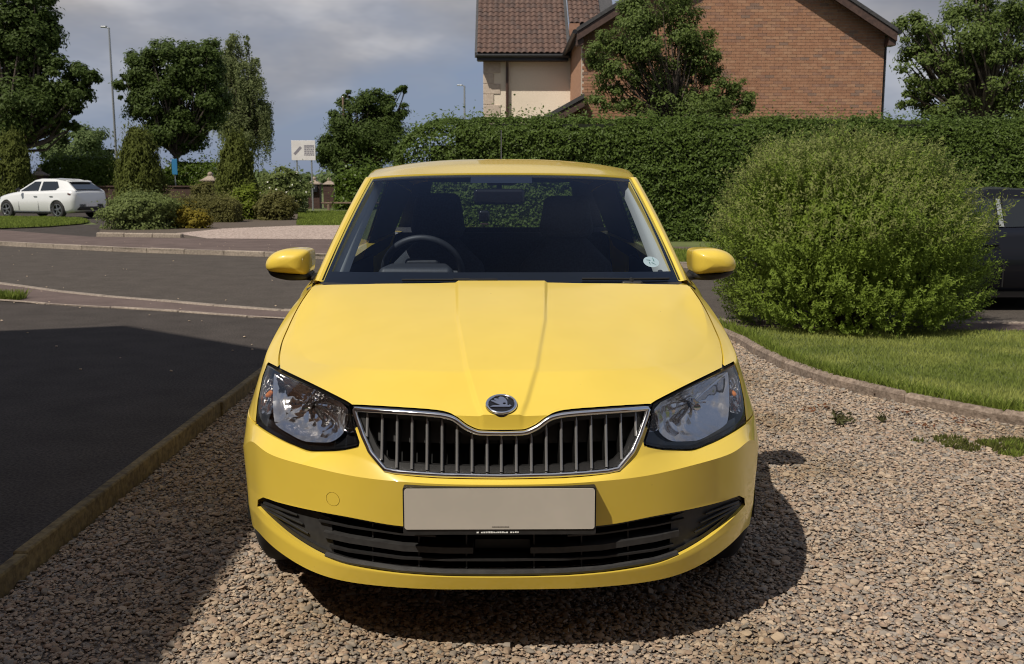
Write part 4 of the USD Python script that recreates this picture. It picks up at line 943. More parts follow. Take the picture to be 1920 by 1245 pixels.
# wheels
def wheel(name, x, y, z=0.30, r=0.30, w=0.19, parent=car, spokes=5, rimr=0.205):
    q = thing(name, parent=parent)
    prof = [(rimr, -w / 2 + .01), (rimr + .03, -w / 2), (r - .03, -w / 2 + .004), (r - .006, -w / 2 + .025), (r, -w / 2 + .05), (r, w / 2 - .05), (r - .006, w / 2 - .025), (r - .03, w / 2 - .004), (rimr + .03, w / 2), (rimr, w / 2 - .01)]
    t = lathe(prof, 48, 'x'); t.apply_translation([x, y, z]); obj('tyre', t, M['rubber'], q, smooth=40)
    sgn = 1 if x > 0 else -1
    bb = MB(); d = lathe([(rimr - .015, -w / 2 + .012), (rimr, -w / 2 + .012), (rimr, w / 2 - .012), (rimr - .015, w / 2 - .012), (rimr - .02, 0)], 48, 'x'); d.apply_translation([x, y, z]); bb.mesh(d)
    hub = lathe([(0, -.03), (.06, -.03), (.06, .03), (0, .04)], 24, 'x'); 
    if sgn < 0: hub.apply_scale([-1, 1, 1]); hub.invert()
    hub.apply_translation([x + sgn * .05, y, z]); bb.mesh(hub)
    for k in range(spokes):
        a = 2 * math.pi * k / spokes + .3; m = trimesh.creation.box([.025, .045, rimr - .03]); m.apply_translation([0, 0, (rimr - .03) / 2 + .02]); m.apply_transform(trimesh.transformations.rotation_matrix(a, [1, 0, 0])); m.apply_translation([x + sgn * .06, y, z]); bb.mesh(m)
    obj('rim', bb, M['alloy'], q, smooth=30)
    bd = lathe([(0, -.01), (rimr - .02, -.01), (rimr - .02, .01), (0, .01)], 32, 'x'); bd.apply_translation([x, y, z]); obj('brake_disc', bd, M['void'], q)
for s in (-1, 1):
    wheel('wheel', s * .735, .845); wheel('wheel', s * .735, 3.315)
    ln = mf.Manifold.cylinder(0.26, .343, circular_segments=48) - mf.Manifold.cylinder(0.4, .335, circular_segments=48).translate([0, 0, -.05])
    for y in (.845, 3.315): obj('wheel_liner', (ln.rotate([0, 90, 0]).translate([.56, y, .30]) ^ mf.Manifold.cube([3, 2, 2], True).translate([0, y, 1.25])).mirror([1, 0, 0] if s < 0 else [0, 0, 0]) if s < 0 else (ln.rotate([0, 90, 0]).translate([.56, y, .30]) ^ mf.Manifold.cube([3, 2, 2], True).translate([0, y, 1.25])), M['void'], car)
# roof aerial
az = rzc(3.4)
an = thing('aerial', parent=car)
obj('aerial_base', sphere_hull([((0, 3.36, az + .005), .016), ((0, 3.46, az + .002), .012)], 12), M['black_plastic'], an, smooth=50)
obj('aerial_rod', MB().add(*tube([(0, 3.38, az + .01), (0, 3.44, az + .10), (0, 3.50, az + .21)], [.0045, .0035, .003], 6)), M['black_plastic'], an)
# ------------------------------------------------------------------ house behind the tall hedge
M['mortar'] = speckle('mortar', (0.40, 0.33, 0.265), (0.52, 0.44, 0.36), 20, rough=0.95)
BR_COL = [((0.281, 0.137, 0.078), (0.359, 0.187, 0.110)), ((0.301, 0.152, 0.087), (0.378, 0.203, 0.120)), ((0.252, 0.133, 0.086), (0.310, 0.172, 0.115)), ((0.320, 0.172, 0.100), (0.398, 0.227, 0.138)), ((0.204, 0.127, 0.092), (0.262, 0.164, 0.120))]
BRK = [speckle(f'brick_{"abcde"[k]}', a, b, 9.0, rough=0.92, bump=0.002, bscale=60) for k, (a, b) in enumerate(BR_COL)]
M['render_wall'] = speckle('cream_render', (0.70, 0.60, 0.48), (0.78, 0.68, 0.55), 30, rough=0.95, bump=0.003, bscale=90, big=(0.8, 0.92, 1.05))
M['quoin'] = speckle('quoin_stone', (0.44, 0.36, 0.29), (0.54, 0.45, 0.37), 14, rough=0.9, bump=0.003)
TILE = [speckle(f'roof_tile_{"abc"[k]}', a, b, 7.0, rough=0.85, bump=0.003, bscale=50) for k, (a, b) in enumerate([((0.070, 0.040, 0.030), (0.115, 0.066, 0.049)), ((0.080, 0.047, 0.036), (0.125, 0.075, 0.057)), ((0.058, 0.036, 0.030), (0.095, 0.060, 0.047))])]
M['black_gutter'] = principled('black_gutter', (0.012, 0.012, 0.013), 0.4)
M['brown_pipe'] = principled('brown_pipe', (0.055, 0.028, 0.02), 0.45)
M['barge'] = speckle('bargeboard', (0.05, 0.028, 0.022), (0.085, 0.048, 0.036), 12, rough=0.6)
M['slate'] = speckle('dark_verge', (0.03, 0.03, 0.032), (0.06, 0.058, 0.06), 20, rough=0.7)
M['dark_pane'] = principled('dark_pane', (0.012, 0.015, 0.018), 0.03, coat_weight=0.5)
M['frame_white'] = principled('frame_white', (0.7, 0.7, 0.68), 0.4)

house = thing('brick_house', 'red brick gabled house with brown pantiles behind the tall hedge', 'house')
YG, YR = 26.5, 31.0                                  # the gable wall; the rendered wing behind it
gxl, gxr = at(1092, 60, YG)[0], at(1660, 60, YG)[0]
ze = at(1660, 58, YG)[2]; gxm = (gxl + gxr) / 2; slope = 0.62; za = ze + (gxr - gxm) * slope
gable = sg.Polygon([(gxl, -0.2), (gxr, -0.2), (gxr, ze), (gxm, za), (gxl, ze)])
def wall_xz(poly, y0, y1, mat, name, parent):
    b = MB()
    for p in polys(poly):
        m = extrude(p, y1 - y0); v = np.asarray(m.vertices); v = np.column_stack([v[:, 0], y1 - v[:, 2], v[:, 1]]); b.add(v, np.asarray(m.faces))
    return obj(name, b, mat, parent)
gw = wall_xz(gable, YG + 0.006, YG + 0.30, M['mortar'], 'gable_wall', house)
def lay_bricks(poly, y, parent, see, seed, part_parent, limit=300):
    """Bricks on a wall facing -y: the ones that show largest as parts, the rest of the courses joined."""
    rng = random.Random(seed); x0, z0, x1, z1 = poly.bounds; cells = []
    shapely.prepare(poly); row_ = 0; z = math.floor(z0 / .075) * .075
    while z < z1:
        x = math.floor(x0 / .225) * .225 + (0.1125 if row_ % 2 else 0)
        while x < x1:
            bx_ = sg.box(x + .005, z + .005, x + .220, z + .070)
            if poly.intersects(bx_):
                c = bx_ if poly.contains(bx_) else poly.intersection(bx_)
                if c.area > 0.001: cells.append(c.bounds)
            x += .225
        z += .075; row_ += 1
    pick = [c for c in cells if see((c[0] + c[2]) / 2, (c[1] + c[3]) / 2)]
    rng.shuffle(pick); pick = set(sorted(pick[:6000], key=lambda c: (c[0] - see.c[0]) ** 2 + (c[1] - see.c[1]) ** 2)[:limit])
    rest = [MB() for _ in range(5)]
    for (a, b_, c, d) in cells:
        pr = rng.uniform(0.0, 0.004); m = boxm((a, y - 0.004 - pr, b_), (c, y + 0.010, d)); w_ = rng.choices(range(5), (4, 4, 1.6, 2.5, .7))[0]
        if (a, b_, c, d) in pick: obj('brick', m, BRK[w_], part_parent)
        else: rest[w_].mesh(m)
    for k, r in enumerate(rest):
        if r.n: obj('brick_courses', r, BRK[k], part_parent, kind='stuff')
class See:
    def __init__(s, c, f): s.c, s.f = c, f
    def __call__(s, x, z): return s.f(x, z)
cc = at(1530, 150, YG)
lay_bricks(gable.buffer(-0.004), YG, house, See((cc[0], cc[2]), lambda x, z: z > 2.7 and x < gxr), 1, gw)
obj('side_wall', MB().box((gxr - 0.30, YG + 0.30, -0.2), (gxr - 0.004, 37, ze)).box((gxl + 0.004, YG + 0.30, -0.2), (gxl + 0.3, 37, ze)), BRK[1], house)
# gable roof: two slopes with an overhang at the verge
def slab_pts(a, b, c, d, t):
    """A roof plane a-b-c-d with thickness t downward."""
    p = np.array([a, b, c, d], float); q = p - [0, 0, t]
    return np.vstack([p, q]), np.array([[0, 1, 2, 3], [7, 6, 5, 4], [0, 4, 5, 1], [1, 5, 6, 2], [2, 6, 7, 3], [3, 7, 4, 0]])
ov, yv = 0.17, 0.42
for s, xe in ((-1, gxl), (1, gxr)):
    xo = xe + s * ov; zo = ze - ov * slope + 0.12
    b = MB().add(*slab_pts((xo, YG - yv, zo), (gxm, YG - yv, za + .12), (gxm, 37.2, za + .12), (xo, 37.2, zo), 0.10))
    obj('roof_slope', b, M['slate'], house)
    d = np.array([gxm - xo, za + .12 - zo])
    # bargeboard and soffit under the verge
    b = MB().add(*slab_pts((xo + s * .0, YG - yv + .03, zo - .105), (gxm, YG - yv + .03, za + .015), (gxm, YG - yv + .065, za + .015), (xo, YG - yv + .065, zo - .105), 0.22)); obj('bargeboard', b, M['barge'], house)
    b = MB().add(*slab_pts((xo, YG - yv + .07, zo - .19), (gxm, YG - yv + .07, za - .07), (gxm, YG - .004, za - .07), (xo, YG - .004, zo - .19), 0.02)); obj('soffit', b, M['barge'], house)
    obj('gutter', MB().add(*tube([(xo + s * .05, YG - yv + .02, zo - .10), (xo + s * .05, 37.2, zo - .10)], .06, 10)), M['black_gutter'], house)
    obj('kneeler', MB().box((xe - (0.02 if s > 0 else .0), YG - yv + .09, zo - .42), (xo, YG - .006, zo - .215)), M['barge'], house)
obj('downpipe', MB().add(*tube([(gxr + .06, YG + .08, ze - .25), (gxr + .06, YG + .08, 0)], .035, 8)), M['black_gutter'], house)
# cream rendered wing
rxl = at(907, 120, YR)[0]; ce = at(930, 103, YR - 0.35)[2]
obj('rendered_wall', MB().box((rxl, YR, -.2), (gxl + .3, YR + .3, ce + .1)).box((rxl + .001, YR + .3, -.2), (rxl + .3, 38, ce + .1)), M['render_wall'], house)
z = 0.0; k = 0
while z < ce - .1:
    w = 0.50 if k % 2 else 0.30; h = min(0.305, ce - z)
    obj('quoin_stone', bevel_box((rxl - .018, YR - .022, z + .004), (rxl + w, YR + .1, z + h - .004), .008), M['quoin'], house); z += .31; k += 1
obj('downpipe', MB().add(*tube([(at(951, 120, YR - .1)[0], YR - .40, ce + .02), (at(951, 120, YR - .1)[0], YR - .08, ce - .32), (at(951, 120, YR - .1)[0], YR - .08, 0)], .042, 10)), M['brown_pipe'], house)
# pantile roof of the wing, laid tile by tile
rl, rr_ = at(894, 100, YR - .4)[0], at(1066, 100, YR - .4)[0]
rs_l = 0.80; pitch_len = lambda d: d / math.hypot(1, rs_l)
obj('roof_deck', MB().add(*slab_pts((rl + .02, YR - .38, ce + .03), (rr_ - .01, YR - .38, ce + .03), (rr_ - .01, YR + 3.6, ce + .03 + 3.98 * rs_l), (rl + .02, YR + 3.6, ce + .03 + 3.98 * rs_l), .08)), M['slate'], house)
obj('fascia', MB().box((rl, YR - .40, ce - .17), (rr_, YR - .37, ce + .02)), M['black_gutter'], house)
obj('gutter', MB().add(*tube([(rl - .02, YR - .455, ce - .03), (rr_ + .0, YR - .455, ce - .03)], .055, 10)), M['black_gutter'], house)
obj('soffit', MB().box((rl + .01, YR - .365, ce - .16), (rr_ - .01, YR - .002, ce - .145)), M['barge'], house)
def pantiles(xa, xb, y0, z0, sl, rows_, parent, seed, tw=0.172, gauge=0.26):
    rng = random.Random(seed); n = int(round((xb - xa) / tw)); tw = (xb - xa) / n; d = np.array([0, 1, sl]) / math.hypot(1, sl); nn = np.array([0, -sl, 1]) / math.hypot(1, sl)
    t = np.linspace(0, 1, 6); prof = 0.028 * np.sin(t * math.pi * 1.0) ** 1.0 * (t < 0.70) * 1.0; prof = np.interp(t, [0, .2, .4, .6, .8, 1.0], [.006, .034, .042, .028, .004, .0])
    for r in range(rows_):
        for c in range(n):
            o = np.array([xa + c * tw, y0, z0]) + d * (r * gauge)
            lift = 0.028 + rng.uniform(-.002, .003)
            v = []
            for a, zz in ((0, lift), (gauge + .05, 0.006)):
                for tt_, p_ in zip(t, prof): v.append(o + np.array([tt_ * (tw + .006), 0, 0]) + d * a + nn * (p_ + zz))
            lo = [o + np.array([tt_ * (tw + .006), 0, 0]) + nn * (p_ + lift - .018) for tt_, p_ in zip(t, prof)]
            v = np.array(v + lo); f = [[i, i + 1, 7 + i, 6 + i] for i in range(5)] + [[12 + i, 13 + i, i + 1, i] for i in range(5)]
            obj('roof_tile', MB().add(v, f), TILE[rng.choices(range(3), (4, 3, 2))[0]], parent, smooth=50)
roof_w = thing('wing_roof', parent=house)
pantiles(rl, rr_ - .03, YR - .44, ce + .03, rs_l, 13, roof_w, 4)
obj('verge_strip', MB().add(*slab_pts((rl - .06, YR - .46, ce + .06), (rl + .01, YR - .46, ce + .06), (rl + .01, YR + 3.6, ce + .06 + 4.06 * rs_l), (rl - .06, YR + 3.6, ce + .06 + 4.06 * rs_l), .16)), M['slate'], roof_w)
obj('verge_strip', MB().add(*slab_pts((rr_ - .03, YR - .46, ce + .09), (rr_ + .06, YR - .46, ce + .09), (rr_ + .06, YR + 3.6, ce + .09 + 4.06 * rs_l), (rr_ - .03, YR + 3.6, ce + .09 + 4.06 * rs_l), .20)), M['slate'], roof_w)
# small roof between wing and gable, set a little further back
r2 = thing('link_roof', parent=house); zl = at(1095, 45, YR + .5)[2]
obj('link_wall', MB().box((rr_ + .07, YR + .35, -.2), (gxl + .3, YR + .6, zl)), BRK[2], house)
obj('roof_deck', MB().add(*slab_pts((rr_ + .07, YR + .42, zl - .02), (gxl + 1.4, YR + .42, zl - .02), (gxl + 1.4, YR + 3.4, zl - .02 + 2.98 * rs_l), (rr_ + .07, YR + 3.4, zl - .02 + 2.98 * rs_l), .06)), M['slate'], r2)
pantiles(rr_ + .08, gxl + 0.95, YR + .40, zl, rs_l, 7, r2, 9)
# lean-to roof in the corner between wing and gable
lx0, lz0 = at(1012, 224, YG - .1)[0], at(1012, 224, YG - .1)[2]; lx1, lz1 = gxl + .05, at(1096, 176, YG - .1)[2]
obj('porch_wall', MB().box((lx0 + .35, YG + .10, -.2), (gxl, YG + .30, lz0 + .05)), BRK[1], house)
tri = sg.Polygon([(lx0 + .30, lz0 - .25), (gxl, lz0 - .25), (gxl, lz1 - .20), (lx0 + .30, lz0 - .02)])
wall_xz(tri, YG + .09, YG + .30, BRK[0], 'porch_gable', house)
obj('porch_roof', MB().add(*slab_pts((lx0 - .05, YG - .25, lz0), (lx1, YG - .25, lz1), (lx1, YR - .01, lz1), (lx0 - .05, YR - .01, lz0), .11)), M['slate'], house)
obj('bargeboard', MB().add(*slab_pts((lx0 + .05, YG - .22, lz0 - .09), (lx1, YG - .22, lz1 - .125), (lx1, YG - .18, lz1 - .125), (lx0 + .05, YG - .18, lz0 - .09), .20)), M['barge'], house)

# ------------------------------------------------------------------ the house left of the drive whose shadow lies across it
near = thing('neighbour_house', 'tall gabled house outside the left picture edge casting the drive shadow', 'house')
kx, ky = -SUN_DIR[0] / SUN_DIR[2], -SUN_DIR[1] / SUN_DIR[2]
zE = 4.8; sB = gnd(237, 610.5); sC = gnd(505, 656)
xE = -0.95 - kx * zE; m_ = (sB[1] - sC[1]) / (sB[0] - sC[0]); yC_ = sC[1] + m_ * (-0.95 - sC[0]); yG_ = yC_ - ky * zE
zRg = zE + (sB[1] - yC_) / ky; xRg = sB[0] - kx * zRg; xL = 2 * xRg - xE
yBk = yG_ - 13
obj('wall', MB().box((xL + .35, yBk + .3, -.1), (xE - .35, yG_ - .25, zE - .15)), BRK[1], near)
gb = sg.Polygon([(xL + .35, zE - .16), (xE - .35, zE - .16), (xE - .35, zE + .1), (xRg, zRg - .25), (xL + .35, zE + .1)]); wall_xz(gb, yG_ - .55, yG_ - .25, BRK[1], 'gable', near)
for xe in (xL, xE): obj('roof', MB().add(*slab_pts((xe, yBk, zE), (xRg, yBk, zRg), (xRg, yG_, zRg), (xe, yG_, zE), .14)), TILE[0], near)
obj('gutter', MB().add(*tube([(xE - .04, yBk, zE - .12), (xE - .04, yG_ - .02, zE - .12)], .055, 8)), M['black_gutter'], near)
for y in (yG_ - 3.2, yG_ - 6.4, yG_ - 9.6):
    for z in (0.95, 3.3):
        w_ = obj('window', MB().box((xE - .37, y - .6, z - .05), (xE - .335, y + .6, z + 1.1)), M['frame_white'], near); 
        for k in (-1, 1): obj('pane', MB().box((xE - .34, y + (.04 if k > 0 else -.55), z + .03), (xE - .331, y + (.55 if k > 0 else -.04), z + 1.03)), M['dark_pane'], near)

# unseen house added behind the camera; it blocks sky and deepens the shadows
own = thing('own_house', 'unseen brick house added behind the camera to block sky', 'house')
obj('wall', MB().box((-3.0, -8, -.1), (6.2, -2.6, 4.8)), BRK[1], own)
obj('roof', MB().add(*slab_pts((-3.2, -2.2, 4.75), (-3.2, -5.3, 7.1), (6.4, -5.3, 7.1), (6.4, -2.2, 4.75), .12)).add(*slab_pts((-3.2, -8.4, 4.75), (-3.2, -5.3, 7.1), (6.4, -5.3, 7.1), (6.4, -8.4, 4.75), .12)), TILE[0], own)
obj('gutter', MB().add(*tube([(-3.2, -2.16, 4.66), (6.4, -2.16, 4.66)], .055, 8)), M['black_gutter'], own)
for x in (-1.2, 1.6, 4.4):
    for z in (0.95, 3.2):
        obj('window', MB().box((x - .62, -2.61, z - .05), (x + .62, -2.57, z + 1.1)), M['frame_white'], own)
        for k in (-1, 1): obj('pane', MB().box((x + (.03 if k > 0 else -.57), -2.58, z), (x + (.57 if k > 0 else -.03), -2.565, z + 1.05)), M['dark_pane'], own)

# ------------------------------------------------------------------ plants
M['bark'] = speckle('bark', (0.045, 0.034, 0.026), (0.11, 0.085, 0.066), 14, rough=0.95, bump=0.01, bscale=18)
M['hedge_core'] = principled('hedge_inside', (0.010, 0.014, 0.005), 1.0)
M['leaf_hedge'] = leaf_look('leaf_hedge', (0.095, 0.145, 0.025), (0.267, 0.351, 0.054), 0.42, 0.5, extra=(0.361, 0.429, 0.073))
M['leaf_bush'] = leaf_look('leaf_bush', (0.176, 0.243, 0.032), (0.400, 0.495, 0.071), 0.42, 0.6, extra=(0.593, 0.603, 0.119))
M['leaf_tip'] = leaf_look('leaf_tip', (0.209, 0.233, 0.068), (0.371, 0.389, 0.146), 0.42, 0.6, extra=(0.451, 0.449, 0.207))
M['leaf_oak'] = leaf_look('leaf_oak', (0.112, 0.157, 0.034), (0.265, 0.317, 0.069), 0.42, 0.55, extra=(0.398, 0.405, 0.109))
M['leaf_dark'] = leaf_look('leaf_dark', (0.065, 0.101, 0.017), (0.247, 0.305, 0.044), 0.42, 0.6, extra=(0.351, 0.416, 0.060))
M['leaf_birch'] = leaf_look('leaf_birch', (0.169, 0.201, 0.076), (0.381, 0.419, 0.161), 0.42, 0.6)
M['leaf_far'] = leaf_look('leaf_far', (0.125, 0.172, 0.059), (0.279, 0.346, 0.106), 0.42, 0.7)
M['leaf_conifer'] = leaf_look('leaf_conifer', (0.106, 0.127, 0.020), (0.301, 0.306, 0.041), 0.42, 0.7, extra=(0.497, 0.460, 0.061))
M['leaf_gold'] = leaf_look('leaf_gold', (0.163, 0.211, 0.019), (0.423, 0.455, 0.039), 0.42, 0.6)
M['leaf_flame'] = leaf_look('leaf_flame', (0.240, 0.192, 0.019), (0.504, 0.288, 0.029), 0.42, 0.6, extra=(0.360, 0.336, 0.038))
M['leaf_bronze'] = leaf_look('leaf_bronze', (0.14, 0.135, 0.036), (0.30, 0.25, 0.072), 0.42, 0.6, extra=(0.386, 0.203, 0.086))
M['leaf_laurel'] = leaf_look('leaf_laurel', (0.09, 0.14, 0.018), (0.27, 0.36, 0.044), 0.42, 0.35, extra=(0.457, 0.560, 0.072))
M['leaf_mixed'] = leaf_look('leaf_mixed', (0.16, 0.20, 0.058), (0.38, 0.41, 0.13), 0.42, 0.6, extra=(0.450, 0.378, 0.161))
M['petal'] = principled('white_petal', (0.65, 0.63, 0.55), 0.8)

def clumpy(blobs, n, leaf, rng, ratio=0.55, clumps=34, csize=0.30, droop=0.0, shell_=0.55, up=0.35, scatter_=0.35, flat=0.7):
    """Leaf positions for a crown: each blob (centre, radii) is filled with smaller uneven clumps."""
    P, N = [], []; vol = np.array([np.prod(b[1]) ** (2 / 3) for b in blobs]); share = vol / vol.sum(); C = []
    for (c, r), sh in zip(blobs, share):
        c, r = np.array(c, float), np.array(r, float); k = max(5, int(clumps * (sh * len(blobs)) ** 0.7))
        d = rand_dirs(k, rng); rad = rng.uniform(shell_, 1.0, (k, 1)) ** 0.7
        cc_ = c + d * rad * r * 0.86; cr = csize * r.mean() * rng.uniform(0.55, 1.35, k)
        w = cr ** 2; w /= w.sum(); m = (n * sh * w).astype(int)
        for q in range(k):
            if m[q] == 0: continue
            dd = rand_dirs(m[q], rng); rr2 = np.abs(rng.normal(.72, .30, (m[q], 1)))
            p = cc_[q] + dd * rr2 * cr[q] * np.array([1.0, 1.0, flat + droop * 1.6]); P.append(p)
            out = norm(p - c); N.append(dd * 0.55 + out * 0.6 + np.array([0, 0, up]) + rng.normal(size=(m[q], 3)) * scatter_)
            C.append(cc_[q])
    return np.vstack(P), np.vstack(N), np.array(C)
def branches(base, zfork, centers, rng, r0, b, keep=0.6):
    top = np.array([base[0], base[1], zfork], float)
    b.add(*tube([np.array(base) - [0, 0, .2], np.array(base) + [0, 0, (zfork - base[2]) * .5] + rng.normal(size=3) * r0 * .4 * [1, 1, 0], top], [r0 * 1.25, r0 * .95, r0 * .8], 9))
    for c in centers:
        if rng.random() > keep: continue
        mid = top * .45 + c * .55 + rng.normal(size=3) * 0.06 * np.linalg.norm(c - top) - np.array([0, 0, .08]) * np.linalg.norm(c - top)
        b.add(*tube([top - [0, 0, r0], top * .75 + mid * .25, mid, c], [r0 * .45, r0 * .36, r0 * .24, r0 * .08], 6))
def tree(name, label, group, D, trunk_u, blobs_px, n, leaf, mat, seed, fork_v=None, r0=0.16, depth=0.8, **kw):
    rng = np.random.default_rng(seed); blobs = []
    for (u, v, ru, rv) in blobs_px:
        c = at(u, v, D + rng.uniform(-.3, .3)); s = D / FPX; blobs.append((c, (ru * s, max(ru, rv) * s * depth, rv * s)))
    tb_ = at(trunk_u, 300, D); base = np.array([tb_[0], D, ZP - .05]); t = thing(name, label, 'tree', base, group=group)
    drape = kw.pop('drape', 0); bl = kw.pop('clumps', 34); keep = kw.pop('keep', .5)
    P, N, C = clumpy(blobs, n, leaf, rng, clumps=bl, **kw)
    if drape:
        q = rng.choice(len(P), drape); m_ = 26; tt_ = np.linspace(0, 1, m_)
        ln = rng.uniform(.5, 1.9, drape); hang = P[q][:, None] + np.stack([rng.normal(size=(drape, 1)) * .12 * tt_, rng.normal(size=(drape, 1)) * .12 * tt_, -ln[:, None] * tt_[None] + 0 * ln[:, None]], -1) + rng.normal(size=(drape, m_, 3)) * .035
        P = np.vstack([P, hang.reshape(-1, 3)]); N = np.vstack([N, rng.normal(size=(drape * m_, 3)) + [0, -.4, .2]])
    ok = P[:, 2] > 0.3; P, N = P[ok], N[ok]
    obj('crown', leaf_mesh(P - base, N, leaf * rng.uniform(.7, 1.35, len(P)), leaf * .62 * rng.uniform(.7, 1.3, len(P)), rng), mat, t)
    zf = at(trunk_u, fork_v, D)[2] if fork_v is not None else min(b_[0][2] - b_[1][2] * .6 for b_ in blobs)
    b = MB(); branches(np.zeros(3), max(zf, .5) - base[2], [c - base for c in C], rng, r0, b, keep); obj('trunk', b, M['bark'], t, smooth=50)
    return t
tree('sycamore_tree', 'big dark leafy tree overhanging the white car at the left', 'garden trees across the road', 50, 20, [(-30, 40, 100, 90), (40, 80, 75, 75), (95, 150, 62, 55), (20, 200, 110, 60), (-80, 170, 100, 90), (70, 15, 34, 44), (140, 145, 46, 26), (125, 175, 50, 30), (60, 60, 62, 60), (130, 215, 30, 35)], 62000, .20, M['leaf_dark'], 21, fork_v=285, r0=.28, clumps=40)
tree('maple_tree', 'round dense dark tree with bare straight trunk above the brick wall', 'garden trees across the road', 54, 331, [(318, 130, 70, 62), (372, 120, 48, 55), (300, 195, 62, 52), (365, 200, 68, 60), (330, 245, 70, 45), (262, 130, 35, 40), (235, 165, 24, 30), (400, 170, 30, 55)], 56000, .18, M['leaf_dark'], 22, fork_v=292, r0=.15, clumps=36)
tree('birch_tree', 'thin grey green weeping birch behind the round dark tree', 'garden trees across the road', 62, 452, [(440, 88, 18, 30), (425, 125, 26, 36), (455, 140, 30, 34), (474, 175, 34, 38), (440, 215, 48, 50), (488, 220, 26, 40), (462, 250, 46, 36), (480, 120, 10, 16), (404, 86, 6, 16), (462, 75, 6, 14), (500, 250, 8, 16)], 20000, .13, M['leaf_birch'], 23, fork_v=250, r0=.15, droop=.35, clumps=30, csize=.27, up=-.1, drape=620)
tree('distant_tree', 'pale hazy tree showing above the clipped hedge beside the tall lamp post', 'garden trees across the road', 85, 150, [(150, 270, 55, 40), (110, 285, 40, 30), (185, 290, 30, 28)], 16000, .27, M['leaf_far'], 24, r0=.2)
tree('field_maple_tree', 'dark spreading tree behind the gate pillars and beside the white board', 'garden trees across the road', 66, 680, [(680, 235, 66, 50), (645, 265, 50, 42), (715, 265, 60, 50), (738, 205, 30, 28), (700, 190, 34, 26), (640, 215, 20, 34), (618, 285, 30, 32), (750, 172, 16, 12), (660, 300, 60, 26), (655, 180, 12, 12)], 46000, .18, M['leaf_dark'], 25, fork_v=310, r0=.2, clumps=30, csize=.33)
tree('young_oak_tree', 'small oak with open leafy crown standing against the brick house wall', 'trees beside the brick house', 24.9, 1262, [(1135, 95, 44, 46), (1185, 45, 52, 52), (1228, 62, 88, 66), (1165, 130, 62, 58), (1262, 140, 88, 58), (1338, 176, 56, 36), (1318, 128, 44, 50), (1308, 200, 70, 26), (1372, 196, 46, 26), (1262, 200, 100, 26), (1300, 60, 48, 58), (1235, 5, 70, 50), (1395, 178, 22, 34), (1150, 185, 50, 28)], 33000, .080, M['leaf_oak'], 26, fork_v=228, r0=.06, clumps=22, csize=.30, keep=.6)
tree('oak_tree', 'large airy oak right of the brick gable with sky showing through', 'trees beside the brick house', 31, 1835, [(1800, 70, 105, 75), (1735, 130, 62, 60), (1840, 150, 90, 60), (1720, 60, 48, 42), (1890, 70, 70, 80), (1770, 195, 72, 38), (1930, 170, 70, 60), (1700, 185, 28, 28), (1850, 10, 80, 50)], 32000, .105, M['leaf_oak'], 27, fork_v=226, r0=.16, clumps=24, csize=.30, keep=.9)

